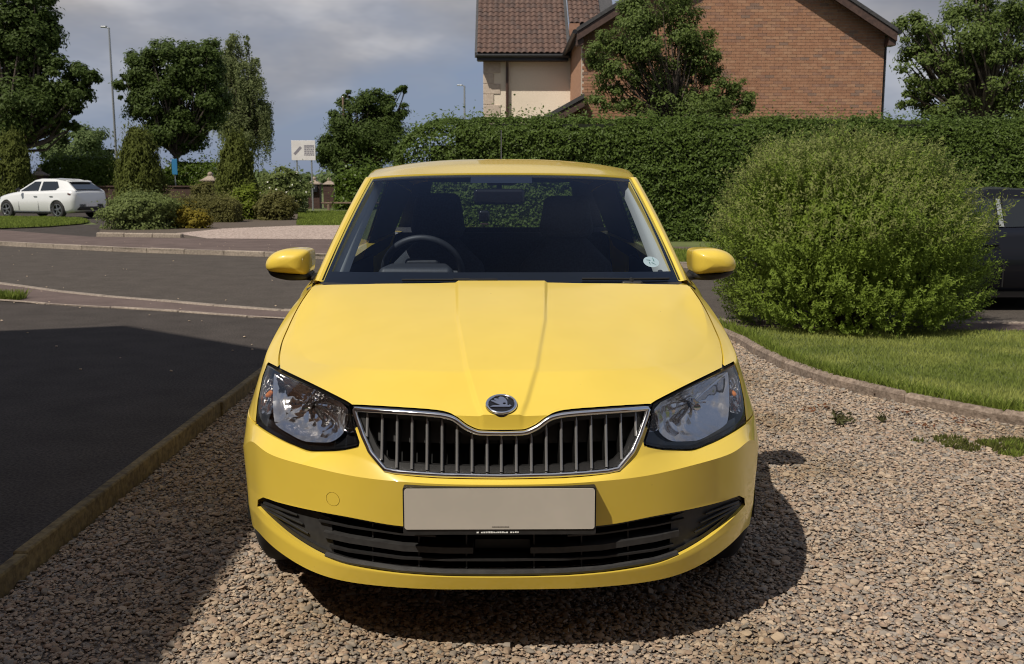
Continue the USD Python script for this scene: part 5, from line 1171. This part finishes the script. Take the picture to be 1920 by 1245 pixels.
def hedge(name, label, cat, x0, x1, y0, y1, zt, n, leaf, mat, seed, rough=0.10, z0=ZP, top=None, group=None, big=0.55, ends=True):
    """A clipped hedge: leafy skin over a dark inside."""
    rng = np.random.default_rng(seed); t = thing(name, label, cat, ((x0 + x1) / 2, (y0 + y1) / 2, z0), group=group); o = np.array([(x0 + x1) / 2, (y0 + y1) / 2, z0])
    A = np.array([(x1 - x0) * (zt - z0), (x1 - x0) * (y1 - y0), (y1 - y0) * (zt - z0), (y1 - y0) * (zt - z0)]); A = A / A.sum(); k = rng.choice(4, n, p=A)
    a, b_ = rng.random(n), rng.random(n)
    P = np.where((k == 0)[:, None], np.column_stack([x0 + a * (x1 - x0), np.full(n, y0), z0 + b_ * (zt - z0)]), np.where((k == 1)[:, None], np.column_stack([x0 + a * (x1 - x0), y0 + b_ * (y1 - y0), np.full(n, zt)]), np.where((k == 2)[:, None], np.column_stack([np.full(n, x0), y0 + a * (y1 - y0), z0 + b_ * (zt - z0)]), np.column_stack([np.full(n, x1), y0 + a * (y1 - y0), z0 + b_ * (zt - z0)]))))
    N = np.array([[0, -1, 0.45], [0, -.2, 1], [-1, -.2, .4], [1, -.2, .4]])[k]
    h = (meshkit.fbm(P * big * 1.7 + seed, 3) - .5) * 2 * rough + (meshkit.fbm(P * 5.0, 2) - .5) * rough * 1.3
    if ends:
        e_ = np.clip(np.minimum(P[:, 0] - x0, x1 - P[:, 0]) / (0.75 * (zt - z0) * .55), 0, 1); P[:, 2] = z0 + (P[:, 2] - z0) * (1 - .26 * (1 - e_) ** 2)
        cr_ = min(.45, .22 * (zt - z0) + .05); dy_ = np.clip((P[:, 1] - y0) / cr_, 0, 1); dz_ = np.clip((zt - P[:, 2]) / cr_, 0, 1); q_ = ((1 - dy_) * (1 - dz_)) ** 1.3; P[:, 1] += q_ * cr_ * .32; P[:, 2] -= q_ * cr_ * .32
    P = P + norm(N) * (h - np.abs(rng.normal(0, .6, n)) * leaf * 0.9)[:, None]
    # shoots that stand out of the clipped faces
    m = n // 9; q = rng.choice(n, m); P[q] += norm(N[q]) * rng.exponential(leaf * 0.7, (m, 1)) + np.array([0, 0, 1]) * rng.exponential(leaf * 0.8, (m, 1)) * (k[q] == 1)[:, None]
    obj('foliage', leaf_mesh(P - o, N + rng.normal(size=(n, 3)) * .55, leaf * rng.uniform(.7, 1.3, n), leaf * .62 * rng.uniform(.8, 1.2, n), rng), mat, t)
    g_ = rough + leaf * 0.9
    e_l = min(.75 * (zt - z0) * .55 + g_, (x1 - x0) * .3); inn_ = mf.Manifold.cube([x1 - x0 - 2 * e_l, y1 - y0 - 2 * g_, zt - g_ * .6 - z0 + .05]).translate(list(np.array([x0 + e_l, y0 + g_, z0 - .05]) - o))
    inn_ += mf.Manifold.cube([x1 - x0 - 2 * g_, y1 - y0 - 2 * g_, (zt - z0) * .70 - g_ + .05]).translate(list(np.array([x0 + g_, y0 + g_, z0 - .05]) - o))
    inn_ += mf.Manifold.cube([x1 - x0 - g_ - e_l, y1 - y0 - 2 * g_, (zt - z0) * .86 - g_ + .05]).translate(list(np.array([x0 + (g_ + e_l) / 2, y0 + g_, z0 - .05]) - o))
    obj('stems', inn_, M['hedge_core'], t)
    return t
hx0 = at(742, 300, 22)[0]
hedge('tall_hedge', 'tall clipped green beech hedge across the road in front of the brick house', 'hedge', hx0, 15.5, 21.9, 23.3, 2.74, 112000, .075, M['leaf_hedge'], 31, rough=.14, big=.8)
fx = lambda u, D: at(u, 330, D)[0]
fz = lambda v, D: at(400, v, D)[2]
hedge('clipped_hedge', 'clipped dark hedge above the brick wall behind the white car', 'hedge', fx(66, 52), fx(232, 52), 52, 53.4, fz(296, 52), 14000, .17, M['leaf_laurel'], 32, rough=.10)
hedge('clipped_hedge', 'clipped hedge between the bare tree trunk and the pointed conifer', 'hedge', fx(298, 53), fx(425, 53), 53, 54.4, fz(304, 53), 9000, .17, M['leaf_laurel'], 33, rough=.12)
hedge('laurel_hedge', 'bright glossy laurel hedge right of the gate pillars', 'hedge', fx(628, 50), fx(735, 50), 50, 51.2, fz(316, 50), 8500, .20, M['leaf_laurel'], 34, rough=.2)
hedge('box_hedge', 'low clipped bronze green hedge along the pink gravel', 'hedge', fx(322, 34), fx(450, 34), 33.0, 34.2, fz(373, 34), 13000, .075, M['leaf_bronze'], 35, rough=.05)
hedge('box_hedge', 'low clipped purplish hedge behind the variegated bush', 'hedge', fx(224, 35), fx(330, 35), 34.6, 35.4, fz(374, 35), 7000, .08, M['leaf_bronze'], 36, rough=.06)
def shrub(name, label, D, u, v0, v1, ru, n, leaf, mat, seed, cat='shrub', shape='round', flowers=0, group=None):
    """A shrub or conifer: leaves over a dome, column or cone with a dark inside."""
    rng = np.random.default_rng(seed); c = at(u, v1, D); s = D / FPX; R_ = ru * s; H = (v1 - v0) * s; zb_ = max(c[2], ZP - .1) if D > 20 else c[2]
    t = thing(name, label, cat, (c[0], D, zb_), group=group)
    d = rand_dirs(n, rng); d[:, 2] = np.abs(d[:, 2]) * 1.0
    if shape == 'column':
        h = rng.random(n) ** .9; a = rng.uniform(0, 2 * np.pi, n); prof = np.sqrt(np.clip(1 - h ** 1.7, 0, 1)) * np.clip(h * 3 + .72, 0, 1)
        P = np.column_stack([np.cos(a) * R_ * prof, np.sin(a) * R_ * prof, h * H]); N = np.column_stack([np.cos(a), np.sin(a), np.full(n, .5)])
    else:
        P = np.column_stack([d[:, 0] * R_, d[:, 1] * R_, (d[:, 2] * .62 + .38 * 1.0) * H]); low = rng.random(n) < .35; P[low, 2] *= rng.random(low.sum()); N = d + [0, 0, .3]
    k = 1 + (meshkit.fbm((P * [1, 1, .28] * 4.5 if shape == 'column' else P * 2.6) / max(R_, .3) + seed, 3) - .5) * (.62 if shape == 'column' else 1.0); P[:, :2] *= k[:, None]; P[:, 2] *= 1 + (k - 1) * .5
    sh = rng.uniform(.80, 1.05, n) ** 1.0; P[:, :2] *= sh[:, None]; q = rng.choice(n, n // 8); P[q] += norm(N[q] + [0, 0, .6]) * rng.exponential(leaf * .9, (len(q), 1))
    ax = None
    if shape == 'column': ax = np.column_stack([N[:, 0] * .4, N[:, 1] * .4, np.ones(n) * 1.2]) + rng.normal(size=(n, 3)) * .3
    obj('foliage', leaf_mesh(P, N + rng.normal(size=(n, 3)) * .5, leaf * rng.uniform(.7, 1.3, n), leaf * (.35 if shape == 'column' else .6), rng, axis=ax), mat, t)
    core = trimesh.creation.icosphere(2); v = np.asarray(core.vertices) * [R_ * .72, R_ * .72, H * .42] + [0, 0, H * .43]
    if shape == 'column': v[:, :2] *= np.interp(v[:, 2] / H, [0, .6, .9], [1.05, .9, .3])[:, None]
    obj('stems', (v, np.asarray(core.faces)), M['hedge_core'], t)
    if flowers:
        q = rng.choice(n, flowers); q = q[P[q, 1] < R_ * .3]; obj('flowers', leaf_mesh(P[q] * [1.04, 1.04, 1.03], N[q] + [0, -.6, .3], .10, .09, rng), M['petal'], t)
    return t
shrub('conifer', 'upright golden green conifer behind the front of the white car', 47, 30, 255, 385, 36, 9000, .19, M['leaf_conifer'], 41, 'conifer', 'column')
shrub('conifer', 'wide dark conifer pair between lamp post and bare trunk', 47, 266, 246, 392, 44, 12000, .19, M['leaf_conifer'], 42, 'conifer', 'column')
shrub('conifer', 'pointed golden conifer right of the stone capped pillar', 47, 446, 258, 385, 37, 9500, .19, M['leaf_conifer'], 43, 'conifer', 'column')
shrub('variegated_bush', 'rounded pale green bush at the kerbed corner of the planting bed', 28.5, 268, 374, 442, 68, 12000, .085, M['leaf_mixed'], 44)
shrub('flame_shrub', 'small orange and yellow shrub, left one, in front of the low clipped hedge', 28.8, 345, 396, 440, 24, 3000, .075, M['leaf_flame'], 45)
shrub('flame_shrub', 'small yellow shrub at the gravel edge, right of the orange one', 28.6, 374, 402, 438, 20, 2600, .07, M['leaf_flame'], 46)
shrub('golden_shrub', 'yellow green shrub at the end of the low clipped hedge', 36, 466, 356, 421, 27, 4500, .10, M['leaf_gold'], 47)
shrub('flowering_shrub', 'broad shrub dotted with white flowers in front of the white board', 43, 537, 320, 402, 42, 8500, .13, M['leaf_mixed'], 48, flowers=70)
shrub('dark_shrub', 'dark green shrub on the lawn left of the letterbox pillar', 35.5, 516, 366, 421, 36, 6000, .10, M['leaf_bronze'], 49)
shrub('heather_clump', 'straw coloured clump spilling over the wall beside the stone capped pillar', 49.2, 383, 344, 372, 21, 2600, .11, M['leaf_bronze'], 50)
# low belt of trees on the horizon
rng = np.random.default_rng(77); b = []
for k in range(46):
    D = rng.uniform(105, 150); u = -250 + k * 50 + rng.uniform(-20, 20); hgt = rng.uniform(16, 30); c = at(u, 345, D); s = D / FPX
    b.append((np.array([c[0], D, .5]), np.array([rng.uniform(30, 45) * s, 4.0, hgt * s + .8])))
P, N, C = clumpy(b, 42000, .5, rng, clumps=12, csize=.4)
ok = P[:, 2] > 0; obj('treeline', leaf_mesh(P[ok], N[ok], .75, .5, rng), M['leaf_far'], label='far belt of trees along the horizon', cat='trees', kind='stuff')

# the round bush on the lawn
def round_bush():
    rng = np.random.default_rng(61); cen = np.array([at(1580, 640, 9.15)[0], 9.15, 0.03]); R_, H = 1.16, 1.60
    t = thing('round_bush', 'large rounded light green bush on the lawn right of the yellow car', 'bush', cen)
    ns = 4200; d = rand_dirs(ns, rng); d[:, 2] = np.where(d[:, 2] < -.62, -d[:, 2], d[:, 2]); d = norm(d)
    z0 = .66
    R3 = np.array([R_, R_, H - z0]); lowr = np.where(d[:, 2:3] < 0, [[R_ * .97, R_ * .97, z0 * 1.5]], R3[None])
    lump = 1 + (meshkit.fbm(d * 2.6 + 7, 3) - .5) * .55 + (meshkit.fbm(d * 8.5 + 3, 2) - .5) * .42
    tip = d * lowr * lump[:, None] + [0, 0, z0]
    dirn = norm(d * [1, 1, .8] + [0, 0, .95] + rng.normal(size=(ns, 3)) * .30)
    ln = (rng.uniform(.12, .28, ns) + rng.exponential(.05, ns)) * np.where(d[:, 2] > .1, 1.3, .85)
    PL, NL, AX, TIP = [], [], [], []
    per = 26
    for j in range(per):
        f = j / (per - 1); p = tip - dirn * (ln * (1 - f) - ln * .42)[:, None] + rng.normal(size=(ns, 3)) * .008
        side = norm(np.cross(dirn, rand_dirs(ns, rng))); a = norm(dirn * .75 + side * .8)
        TIP.append(np.full(ns, f > .62) & (d[:, 2] > .12) & (rng.random(ns) < .8)); PL.append(p + side * .010); AX.append(a); NL.append(norm(np.cross(a, np.cross(dirn, side)) + rng.normal(size=(ns, 3)) * .3 + d * .4))
    P, N, A = np.vstack(PL), np.vstack(NL), np.vstack(AX); n = len(P)
    tip_ = np.concatenate(TIP); Ls, Ws = rng.uniform(.026, .046, n), rng.uniform(.010, .015, n)
    obj('foliage', leaf_mesh(P[~tip_], N[~tip_], Ls[~tip_], Ws[~tip_], rng, axis=A[~tip_], fold=.1), M['leaf_bush'], t)
    obj('young_shoots', leaf_mesh(P[tip_], N[tip_], Ls[tip_], Ws[tip_], rng, axis=A[tip_], fold=.1), M['leaf_tip'], t)  # upper shoot ends: paler young leaves, with the sunlit tone put into their colour
    # inner leaves, darker because they lie in the bush's own shade
    m = 46000; dd = rand_dirs(m, rng); dd[:, 2] = np.where(dd[:, 2] < -.6, -dd[:, 2], dd[:, 2]); rr2 = rng.uniform(.55, .93, (m, 1)); l2 = 1 + (meshkit.fbm(dd * 2.6 + 7, 3) - .5) * .55 + (meshkit.fbm(dd * 8.5 + 3, 2) - .5) * .42
    P2 = dd * np.where(dd[:, 2:3] < 0, [[R_, R_, z0 * 1.5]], R3[None]) * rr2 * l2[:, None] + [0, 0, z0]
    obj('inner_foliage', leaf_mesh(P2, dd + rng.normal(size=(m, 3)) * .7, .045, .018, rng), M['leaf_bush'], t)
    b = MB()
    for k in range(90):
        a = rand_dirs(1, rng)[0]; a[2] = abs(a[2]); e = a * [R_ * .8, R_ * .8, (H - z0) * .8] + [0, 0, z0 * .8]
        b.add(*tube([a * [.16, .16, 0] + [0, 0, -.05], e * .5 + [0, 0, .12], e], [.012, .008, .004], 5))
    obj('stems', b, M['bark'], t)
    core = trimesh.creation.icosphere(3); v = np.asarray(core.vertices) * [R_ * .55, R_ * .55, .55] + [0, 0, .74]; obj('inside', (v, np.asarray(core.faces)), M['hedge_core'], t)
round_bush()

# ------------------------------------------------------------------ across the road: wall, pillars, board, lamps, pole
M['shaded_far_brick'] = material('shaded_far_brick', {'g': ('geometry', {}), 'mp': ('mapping', {'rotation': (math.pi / 2, 0, 0)}), 'b': ('brick_texture', {'color1': (0.045, 0.020, 0.015), 'color2': (0.07, 0.034, 0.025), 'mortar': (0.055, 0.044, 0.038), 'scale': 1.0, 'brick_width': .225, 'row_height': .075, 'mortar_size': .006}), 'p': ('principled_bsdf', {'roughness': .9})},
    [('g.position', 'mp.vector'), ('mp.vector', 'b.vector'), ('b.color', 'p.base_color')])  # brick colours darkened to carry the tree shade over the wall
M['stone_cap'] = speckle('stone_cap', (0.20, 0.155, 0.12), (0.33, 0.27, 0.215), 12, rough=.9)
M['galv'] = principled('galvanised', (0.33, 0.34, 0.35), .45, metallic=.6)
M['board_white'] = speckle('board_white', (0.60, 0.575, 0.56), (0.66, 0.64, 0.62), 3, rough=.6)
M['board_grey'] = principled('board_grey', (0.20, 0.19, 0.22), .7)
M['wood_pole'] = speckle('pole_wood', (0.13, 0.085, 0.06), (0.22, 0.15, 0.11), 9, rough=.9)
M['blue'] = principled('blue_board', (0.02, 0.16, 0.33), .5)
M['letterbox'] = principled('letterbox_black', (0.012, 0.012, 0.014), .35)
gw_ = thing('garden_wall', 'long low brick wall under the clipped hedge behind the white car', 'wall')
obj('wall_body', MB().box((fx(120, 50.5), 50.4, 0), (fx(548, 50.5), 50.62, fz(351, 50.5))), M['shaded_far_brick'], gw_)
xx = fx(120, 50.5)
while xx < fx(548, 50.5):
    obj('coping_stone', bevel_box((xx + .01, 50.34, fz(351, 50.5)), (xx + .89, 50.68, fz(351, 50.5) + .07), .015), M['shaded_far_brick'], gw_); xx += .9
def pillar(D, u, w_px, v0, v1, label, box_=False):
    s = D / FPX; c = at(u, v1, D); w = w_px * s / 2; zt_ = at(u, v0, D)[2]; z0 = ZP - .05; hgt = zt_ - z0
    t = thing('gate_pillar', label, 'pillar', (c[0], D, z0), group=None)
    obj('shaft', bevel_box((-w, -w, 0), (w, w, hgt - w * 1.35), .01), M['shaded_far_brick'], t)
    b = MB(); b.mesh(bevel_box((-w * 1.2, -w * 1.2, hgt - w * 1.35), (w * 1.2, w * 1.2, hgt - w * 1.12), .015)); p = trimesh.creation.cone(radius=w * 1.45, height=w * .75, sections=4); p.apply_transform(trimesh.transformations.rotation_matrix(math.pi / 4, [0, 0, 1])); p.apply_translation([0, 0, hgt - w * 1.12]); b.mesh(p)
    cap_ = obj('stone_cap', b, M['stone_cap'], t)
    sp = trimesh.creation.icosphere(2, w * .36); sp.apply_translation([0, 0, hgt - w * .36]); obj('ball', MB().mesh(sp).box((-w * .18, -w * .18, hgt - w * .8), (w * .18, w * .18, hgt - w * .55)), M['stone_cap'], cap_, smooth=40)
    if box_:
        q = obj('letterbox', bevel_box((-w * .72, -w - .16, hgt * .52), (w * .72, -w + .02, hgt * .72), .03), M['letterbox'], t)
        obj('badge_plate', MB().box((.04, -w - .168, hgt * .63), (.10, -w - .162, hgt * .68)), M['galv'], t)
    return t
pillar(52, 591, 22, 331, 394, 'brick gate pillar with black letterbox and stone ball cap', True)
pillar(54, 619, 20, 333, 393, 'brick gate pillar with ball cap, against the laurel hedge')
pillar(50.5, 397, 26, 322, 392, 'brick pillar with stone ball cap on the wall left of the pointed conifer')
pillar(51.3, 79, 22, 314, 392, 'ball capped pillar top showing over the white car roof')
bt = thing('timber_rail', 'low brown timber rail on short posts at the lawn end', 'rail', (at(655, 392, 49)[0], 49, ZP))
obj('plank', bevel_box((-1.35, -.1, .30), (1.5, .1, .37), .01), M['wood_pole'], bt)
for x in (-1.0, 1.1): obj('leg', bevel_box((x - .06, -.08, -.05), (x + .06, .08, .30), .01), M['wood_pole'], bt)
sb = thing('board_sign', 'white board with grey slanted bar and grey lettering block on two posts', 'sign', (at(569, 282, 48)[0], 48, ZP))
s_ = 48 / FPX; zc_ = at(569, 282, 48)[2] - ZP; bw, bh = 22 * s_, 18 * s_
obj('board', bevel_box((-bw, -.02, zc_ - bh), (bw, .02, zc_ + bh), .008), M['board_white'], sb)
d_ = np.array([6.2, 6.6]) * s_; cL = np.array([-10.5 * s_, zc_ - .5 * s_]); e_ = norm(d_[None])[0]; nn_ = np.array([-e_[1], e_[0]]) * 2.4 * s_
q = [cL - d_ - nn_, cL - d_ + nn_, cL + d_ + nn_, cL + d_ - nn_]; obj('slanted_bar', MB().add([[a, -.0215, c_] for a, c_ in q] + [[a, -.024, c_] for a, c_ in q], [[0, 1, 2, 3], [7, 6, 5, 4], [0, 4, 5, 1], [1, 5, 6, 2], [2, 6, 7, 3], [3, 7, 4, 0]]), M['board_grey'], sb)
rng = random.Random(2); z = zc_ + 9.5 * s_
for k, hgt in enumerate((2.6, 2.2, 2.2, 2.2, 2.2, 2.4)):
    x = 1.5 * s_
    while x < 19.5 * s_:
        w = rng.uniform(1.6, 4.6) * s_ if k else 18 * s_; w = min(w, 19.8 * s_ - x); obj('print_mark', MB().box((x, -.024, z - hgt * s_), (x + w, -.0215, z)), M['board_grey'], sb); x += w + .7 * s_
    z -= (hgt + 1.0) * s_
for x in (-13 * s_, 14 * s_): obj('post', MB().add(*tube([(x, .055, -.1), (x, .055, zc_ + bh * .8)], .038, 8)), M['galv'], sb)
def lamp(D, u, v0, label, arm, r=.065):
    c = at(u, v0, D); t = thing('street_lamp', label, 'street lamp', (at(u + (0), 345, D)[0], D, 0))
    h = c[2]; obj('pole', MB().add(*tube([(0, 0, -.1), (0, 0, h * .3), (0, 0, h * .3), (0, 0, h)], [r * 1.25, r * 1.25, r, r * .75], 12)), M['galv'], t, smooth=40)
    b = MB().add(*tube([(0, 0, h - .05), (-.12, 0, h + .03), (-arm * .5, 0, h + .04)], [.035, .03, .03], 8)); obj('arm', b, M['galv'], t, smooth=40)
    obj('lantern', sphere_hull([((-arm, 0, h + .05), .05), ((-arm * .35, 0, h + .06), .06), ((-arm * .4, .08, h + .04), .04), ((-arm * .4, -.08, h + .04), .04)], 12), M['galv'], t, smooth=40)
lamp(56, 221, 52, 'tall grey street lamp rising from the clipped hedge', .42)
lamp(80, 872, 161, 'small distant street lamp showing above the tall hedge', .55, .09)
pl = thing('utility_pole', 'brown wooden pole standing inside the dark spreading tree', 'pole', (at(647, 345, 65.2)[0], 65.2, 0)); hp = at(647, 182, 65.2)[2]
obj('pole', MB().add(*tube([(0, 0, -.2), (0, 0, hp)], [.085, .07], 12)), M['wood_pole'], pl, smooth=40)
obj('cap', MB().add(*tube([(0, 0, hp), (0, 0, hp + .05)], [.08, .06], 12)), M['galv'], pl)
c = at(327, 312, 52.6)
bb_ = thing('blue_board', 'small blue board beside the bare tree trunk', 'board', (c[0], 52.6, ZP))
obj('panel', bevel_box((-.13, -.02, c[2] - .42 - ZP), (.15, .02, c[2] + .38 - ZP), .01), M['blue'], bb_)
obj('post', MB().add(*tube([(.0, .05, -.1), (.0, .05, c[2] - ZP)], .03, 8)), M['galv'], bb_)

# ------------------------------------------------------------------ the other two cars
M['white_paint'] = principled('white_paint', (0.60, 0.61, 0.615), .35, coat_weight=.8, coat_roughness=.05)
M['dark_paint'] = principled('dark_paint', (0.004, 0.0045, 0.008), .45, coat_weight=.35, coat_roughness=.08, specular_ior_level=.2)
M['tail_lamp'] = principled('tail_lamp', (0.06, 0.006, 0.008), .12)
M['pale_trim'] = principled('pale_trim', (0.22, 0.235, 0.24), .5)
def other_car(name, label, loc, rz, paint, H=1.43, Lg=4.05, Wd=1.74, pillar_mat=None, wheel_r=.315):
    """A five door hatchback seen from far: the car points along -x of its own space, tail at +x."""
    t = thing(name, label, 'car', loc, rz); k = Lg / 4.05; kh = H / 1.43
    st = np.array([0, .06, .25, .7, 1.15, 1.5, 2.2, 3.0, 3.6, 3.85, 3.98, 4.05]) * k
    belt_ = np.array([.52, .62, .74, .86, .93, .96, .98, 1.0, 1.02, 1.02, .98, .88]) * kh; half = np.array([.55, .66, .78, .85, .87, .87, .87, .87, .86, .83, .78, .68]) * Wd / 1.74
    sill = np.array([.30, .22, .18, .18, .18, .18, .18, .18, .19, .24, .30, .42])
    S = []
    for x, zb_, w, s0 in zip(st, belt_, half, sill):
        half_ = [(0, s0), (w * .86, s0), (w * .96, s0 + .10), (w, .45 * (zb_ - s0) + s0), (w, .62 * (zb_ - s0) + s0), (w * .965, .72 * (zb_ - s0) + s0), (w * .955, .86 * (zb_ - s0) + s0), (w * .90, zb_), (w * .5, zb_ + .02), (0, zb_ + .025)]
        S.append([(x, y, z) for y, z in half_] + [(x, -y, z) for y, z in half_[-2:0:-1]])
    S = np.array(S); S = PchipInterpolator(st, S, axis=0)(np.linspace(st[0], st[-1], 44)); n, m_ = S.shape[:2]; idx = np.arange(n * m_).reshape(n, m_); f = []
    for a in range(n - 1):
        for b_ in range(m_): f += [[idx[a, b_], idx[a, (b_ + 1) % m_], idx[a + 1, (b_ + 1) % m_]], [idx[a, b_], idx[a + 1, (b_ + 1) % m_], idx[a + 1, b_]]]
    for e, o_ in ((0, 1), (n - 1, -1)):
        for b_ in range(1, m_ - 1): f.append([idx[e, 0], idx[e, b_ + (o_ > 0)], idx[e, b_ + (o_ < 0)]])
    body = mf.Manifold(mf.Mesh(S.reshape(-1, 3).astype(np.float32), np.array(f, np.uint32)))
    if body.volume() < 0: body = mf.Manifold(mf.Mesh(S.reshape(-1, 3).astype(np.float32), np.array(f, np.uint32)[:, ::-1]))
    xs = (.72 * k, 3.26 * k)
    for x in xs:
        for s in (-1, 1): body -= mf.Manifold.cylinder(.34, wheel_r + .045, circular_segments=48).rotate([90, 0, 0]).translate([x, s * .87 * Wd / 1.74 + .17, wheel_r])
    obj('body', body, paint, t, smooth=35)
    zb = 1.0 * kh; hw = .775 * Wd / 1.74; tw = .56 * Wd / 1.74
    gh = mf.Manifold.hull_points(np.array([(1.12 * k, s * hw * .93, .92 * kh) for s in (-1, 1)] + [(1.95 * k, s * tw * .95, H - .05) for s in (-1, 1)] + [(2.3 * k, s * tw, H) for s in (-1, 1)] + [(2.95 * k, s * tw, H - .015) for s in (-1, 1)] + [(3.48 * k, s * tw * .93, H - .10) for s in (-1, 1)] + [(3.98 * k, s * hw * .84, zb + .0) for s in (-1, 1)] + [(3.3 * k, s * hw, zb - .03) for s in (-1, 1)] + [(1.5 * k, s * hw, .95 * kh) for s in (-1, 1)] + [(2.6 * k, 0, H + .025)]))
    obj('cabin', gh, paint, t, smooth=12)
    def side_y(x, z): return hw + (tw - hw) * (z - zb * .97) / (H - zb * .97)
    zu = H - .10
    for s in (-1, 1):
        for nm, pts in (('front_window', [(1.42, .985), (2.30, .995), (2.32, None), (2.02, None)]), ('rear_window', [(2.40, .995), (3.16, 1.02), (3.26, 1.12), (3.10, None), (2.42, None)])):
            poly = [(x * k, z * kh if z else zu) for x, z in pts]; P0 = np.array([(x, s * (side_y(x, z) + .006), z) for x, z in poly]); P1 = P0 - [0, s * .02, 0]; nn = len(poly)
            fs = [[0, i, i + 1] for i in range(1, nn - 1)] + [[nn, nn + i + 1, nn + i] for i in range(1, nn - 1)]
            for i in range(nn): j = (i + 1) % nn; fs += [[i, j, nn + j], [i, nn + j, nn + i]]
            obj(nm, (np.vstack([P0, P1]), np.array(fs)), M['dark_pane'], t)
        if pillar_mat:
            P0 = np.array([(x * k, s * (side_y(x * k, z) + .010), z) for x, z in ((2.335, zb), (2.385, zb), (2.39, zu), (2.345, zu))]); obj('door_pillar', (P0, np.array([[0, 1, 2], [0, 2, 3]])), pillar_mat, t)
        for x in (2.22, 3.0): obj('door_handle', sphere_hull([((x * k - .07, s * .862 * Wd / 1.74, .80 * kh), .016), ((x * k + .07, s * .862 * Wd / 1.74, .80 * kh), .016)], 8), M['pale_trim'] if paint is M['white_paint'] else paint, t)
        for x in (1.38, 2.36, 3.12): 
            y = s * (.87 * Wd / 1.74 + .0015); obj('door_seam', MB().box((x * k - .004, y - s * .012, .28), (x * k + .004, y, .62 * kh)), M['void'], t)
        obj('door_mirror', sphere_hull([((1.50 * k, s * .92 * Wd / 1.74, 1.0 * kh), .05), ((1.52 * k, s * 1.02 * Wd / 1.74, 1.02 * kh), .05), ((1.54 * k, s * .95 * Wd / 1.74, 1.07 * kh), .04)], 12), M['gloss_black'], t, smooth=50)
        obj('sill_trim', MB().box((1.1 * k, s * .80, .17), (2.88 * k, s * .845, .23)), M['gloss_black'], t)
        obj('tail_light', sphere_hull([((3.86 * k, s * .76, .86 * kh), .045), ((4.00 * k, s * .58, .86 * kh), .045), ((3.78 * k, s * .80, .89 * kh), .03)], 12), M['tail_lamp'], t, smooth=50)
        for x in xs:
            w = thing('wheel', parent=t, loc=(x, s * .76 * Wd / 1.74, wheel_r), rz=math.pi / 2 if s > 0 else -math.pi / 2)
            tp = lathe([(.2, -.09), (wheel_r - .03, -.095), (wheel_r, -.06), (wheel_r, .06), (wheel_r - .03, .095), (.2, .09)], 36, 'x'); obj('tyre', tp, M['rubber'], w, smooth=40)
            b = MB(); 
            for j in range(5):
                a = 2 * math.pi * j / 5; q = trimesh.creation.box([.02, .05, .19]); q.apply_translation([.075, 0, .10]); q.apply_transform(trimesh.transformations.rotation_matrix(a + .2, [1, 0, 0])); b.mesh(q)
            b.mesh(lathe([(.185, .05), (.215, .05), (.215, .095), (.19, .095)], 36, 'x')); b.mesh(lathe([(0, .06), (.05, .06), (.04, .09), (0, .095)], 16, 'x')); obj('rim', b, M['alloy'], w, smooth=30)
            obj('brake_disc', lathe([(0, .0), (.2, .0), (.2, .02), (0, .02)], 24, 'x'), M['void'], w)
    # tail: rear screen, dark band between the lamps, bumper insert, plate
    p = np.array([(3.54 * k, tw * .86, H - .145), (3.54 * k, -tw * .86, H - .145), (3.955 * k, -hw * .76, zb + .04), (3.955 * k, hw * .76, zb + .04)]) + [.015, 0, .012]
    obj('rear_screen', (np.vstack([p, p - [.03, 0, .0]]), np.array([[0, 1, 2], [0, 2, 3], [4, 6, 5], [4, 7, 6], [0, 4, 5], [0, 5, 1], [1, 5, 6], [1, 6, 2], [2, 6, 7], [2, 7, 3], [3, 7, 4], [3, 4, 0]])), M['dark_pane'], t)
    obj('spoiler', sphere_hull([((3.42 * k, s * tw * .9, H - .075), .02) for s in (-1, 1)] + [((3.62 * k, s * tw * .82, H - .11), .012) for s in (-1, 1)], 10), paint, t, smooth=50)
    obj('lamp_band', bevel_box((3.93 * k, -.62, .81 * kh), (4.045 * k, .62, .90 * kh), .01), M['gloss_black'], t)
    obj('bumper_insert', sphere_hull([((4.0 * k, s * .55, z), .05) for s in (-1, 1) for z in (.36, .52)] + [((3.9 * k, s * .66, z), .04) for s in (-1, 1) for z in (.34, .45)], 10), M['black_plastic'], t, smooth=50)
    obj('number_plate', bevel_box((4.045 * k, -.26, .43), (4.062 * k, .26, .54), .003), M['board_white'] if paint is M['white_paint'] else M['plate'], t)
    obj('headlight', sphere_hull([((.10 * k, s * .60, .64 * kh), .05) for s in (-1, 1)], 10), M['lens'], t) if False else None
    for s in (-1, 1): obj('headlight', sphere_hull([((.10 * k, s * .52, .62 * kh), .05), ((.32 * k, s * .72, .70 * kh), .05)], 10), M['pale_trim'], t, smooth=50)
    obj('grille', bevel_box((-.012, -.42, .34), (.05, .42, .50), .01), M['black_plastic'], t)
    return t
rz_w = math.radians(-24)
cw = at(110, 405, 36.4)        # the white car's near rear wheel
ex = np.array([math.cos(rz_w), math.sin(rz_w)]); ey = np.array([-math.sin(rz_w), math.cos(rz_w)])
o = np.array([cw[0], 36.4]) - ex * 3.26 - ey * (-.80)
other_car('white_car', 'white hatchback parked on the far driveway by the brick wall', (o[0], o[1], ZP), rz_w, M['white_paint'])
ob = at(1850, 500, 10.3)
other_car('dark_car', 'dark blue black car half hidden behind the round bush', (ob[0] - 2.22, 11.15, -.02), math.radians(0), M['dark_paint'], H=1.29, Lg=4.1, pillar_mat=M['pale_trim'])
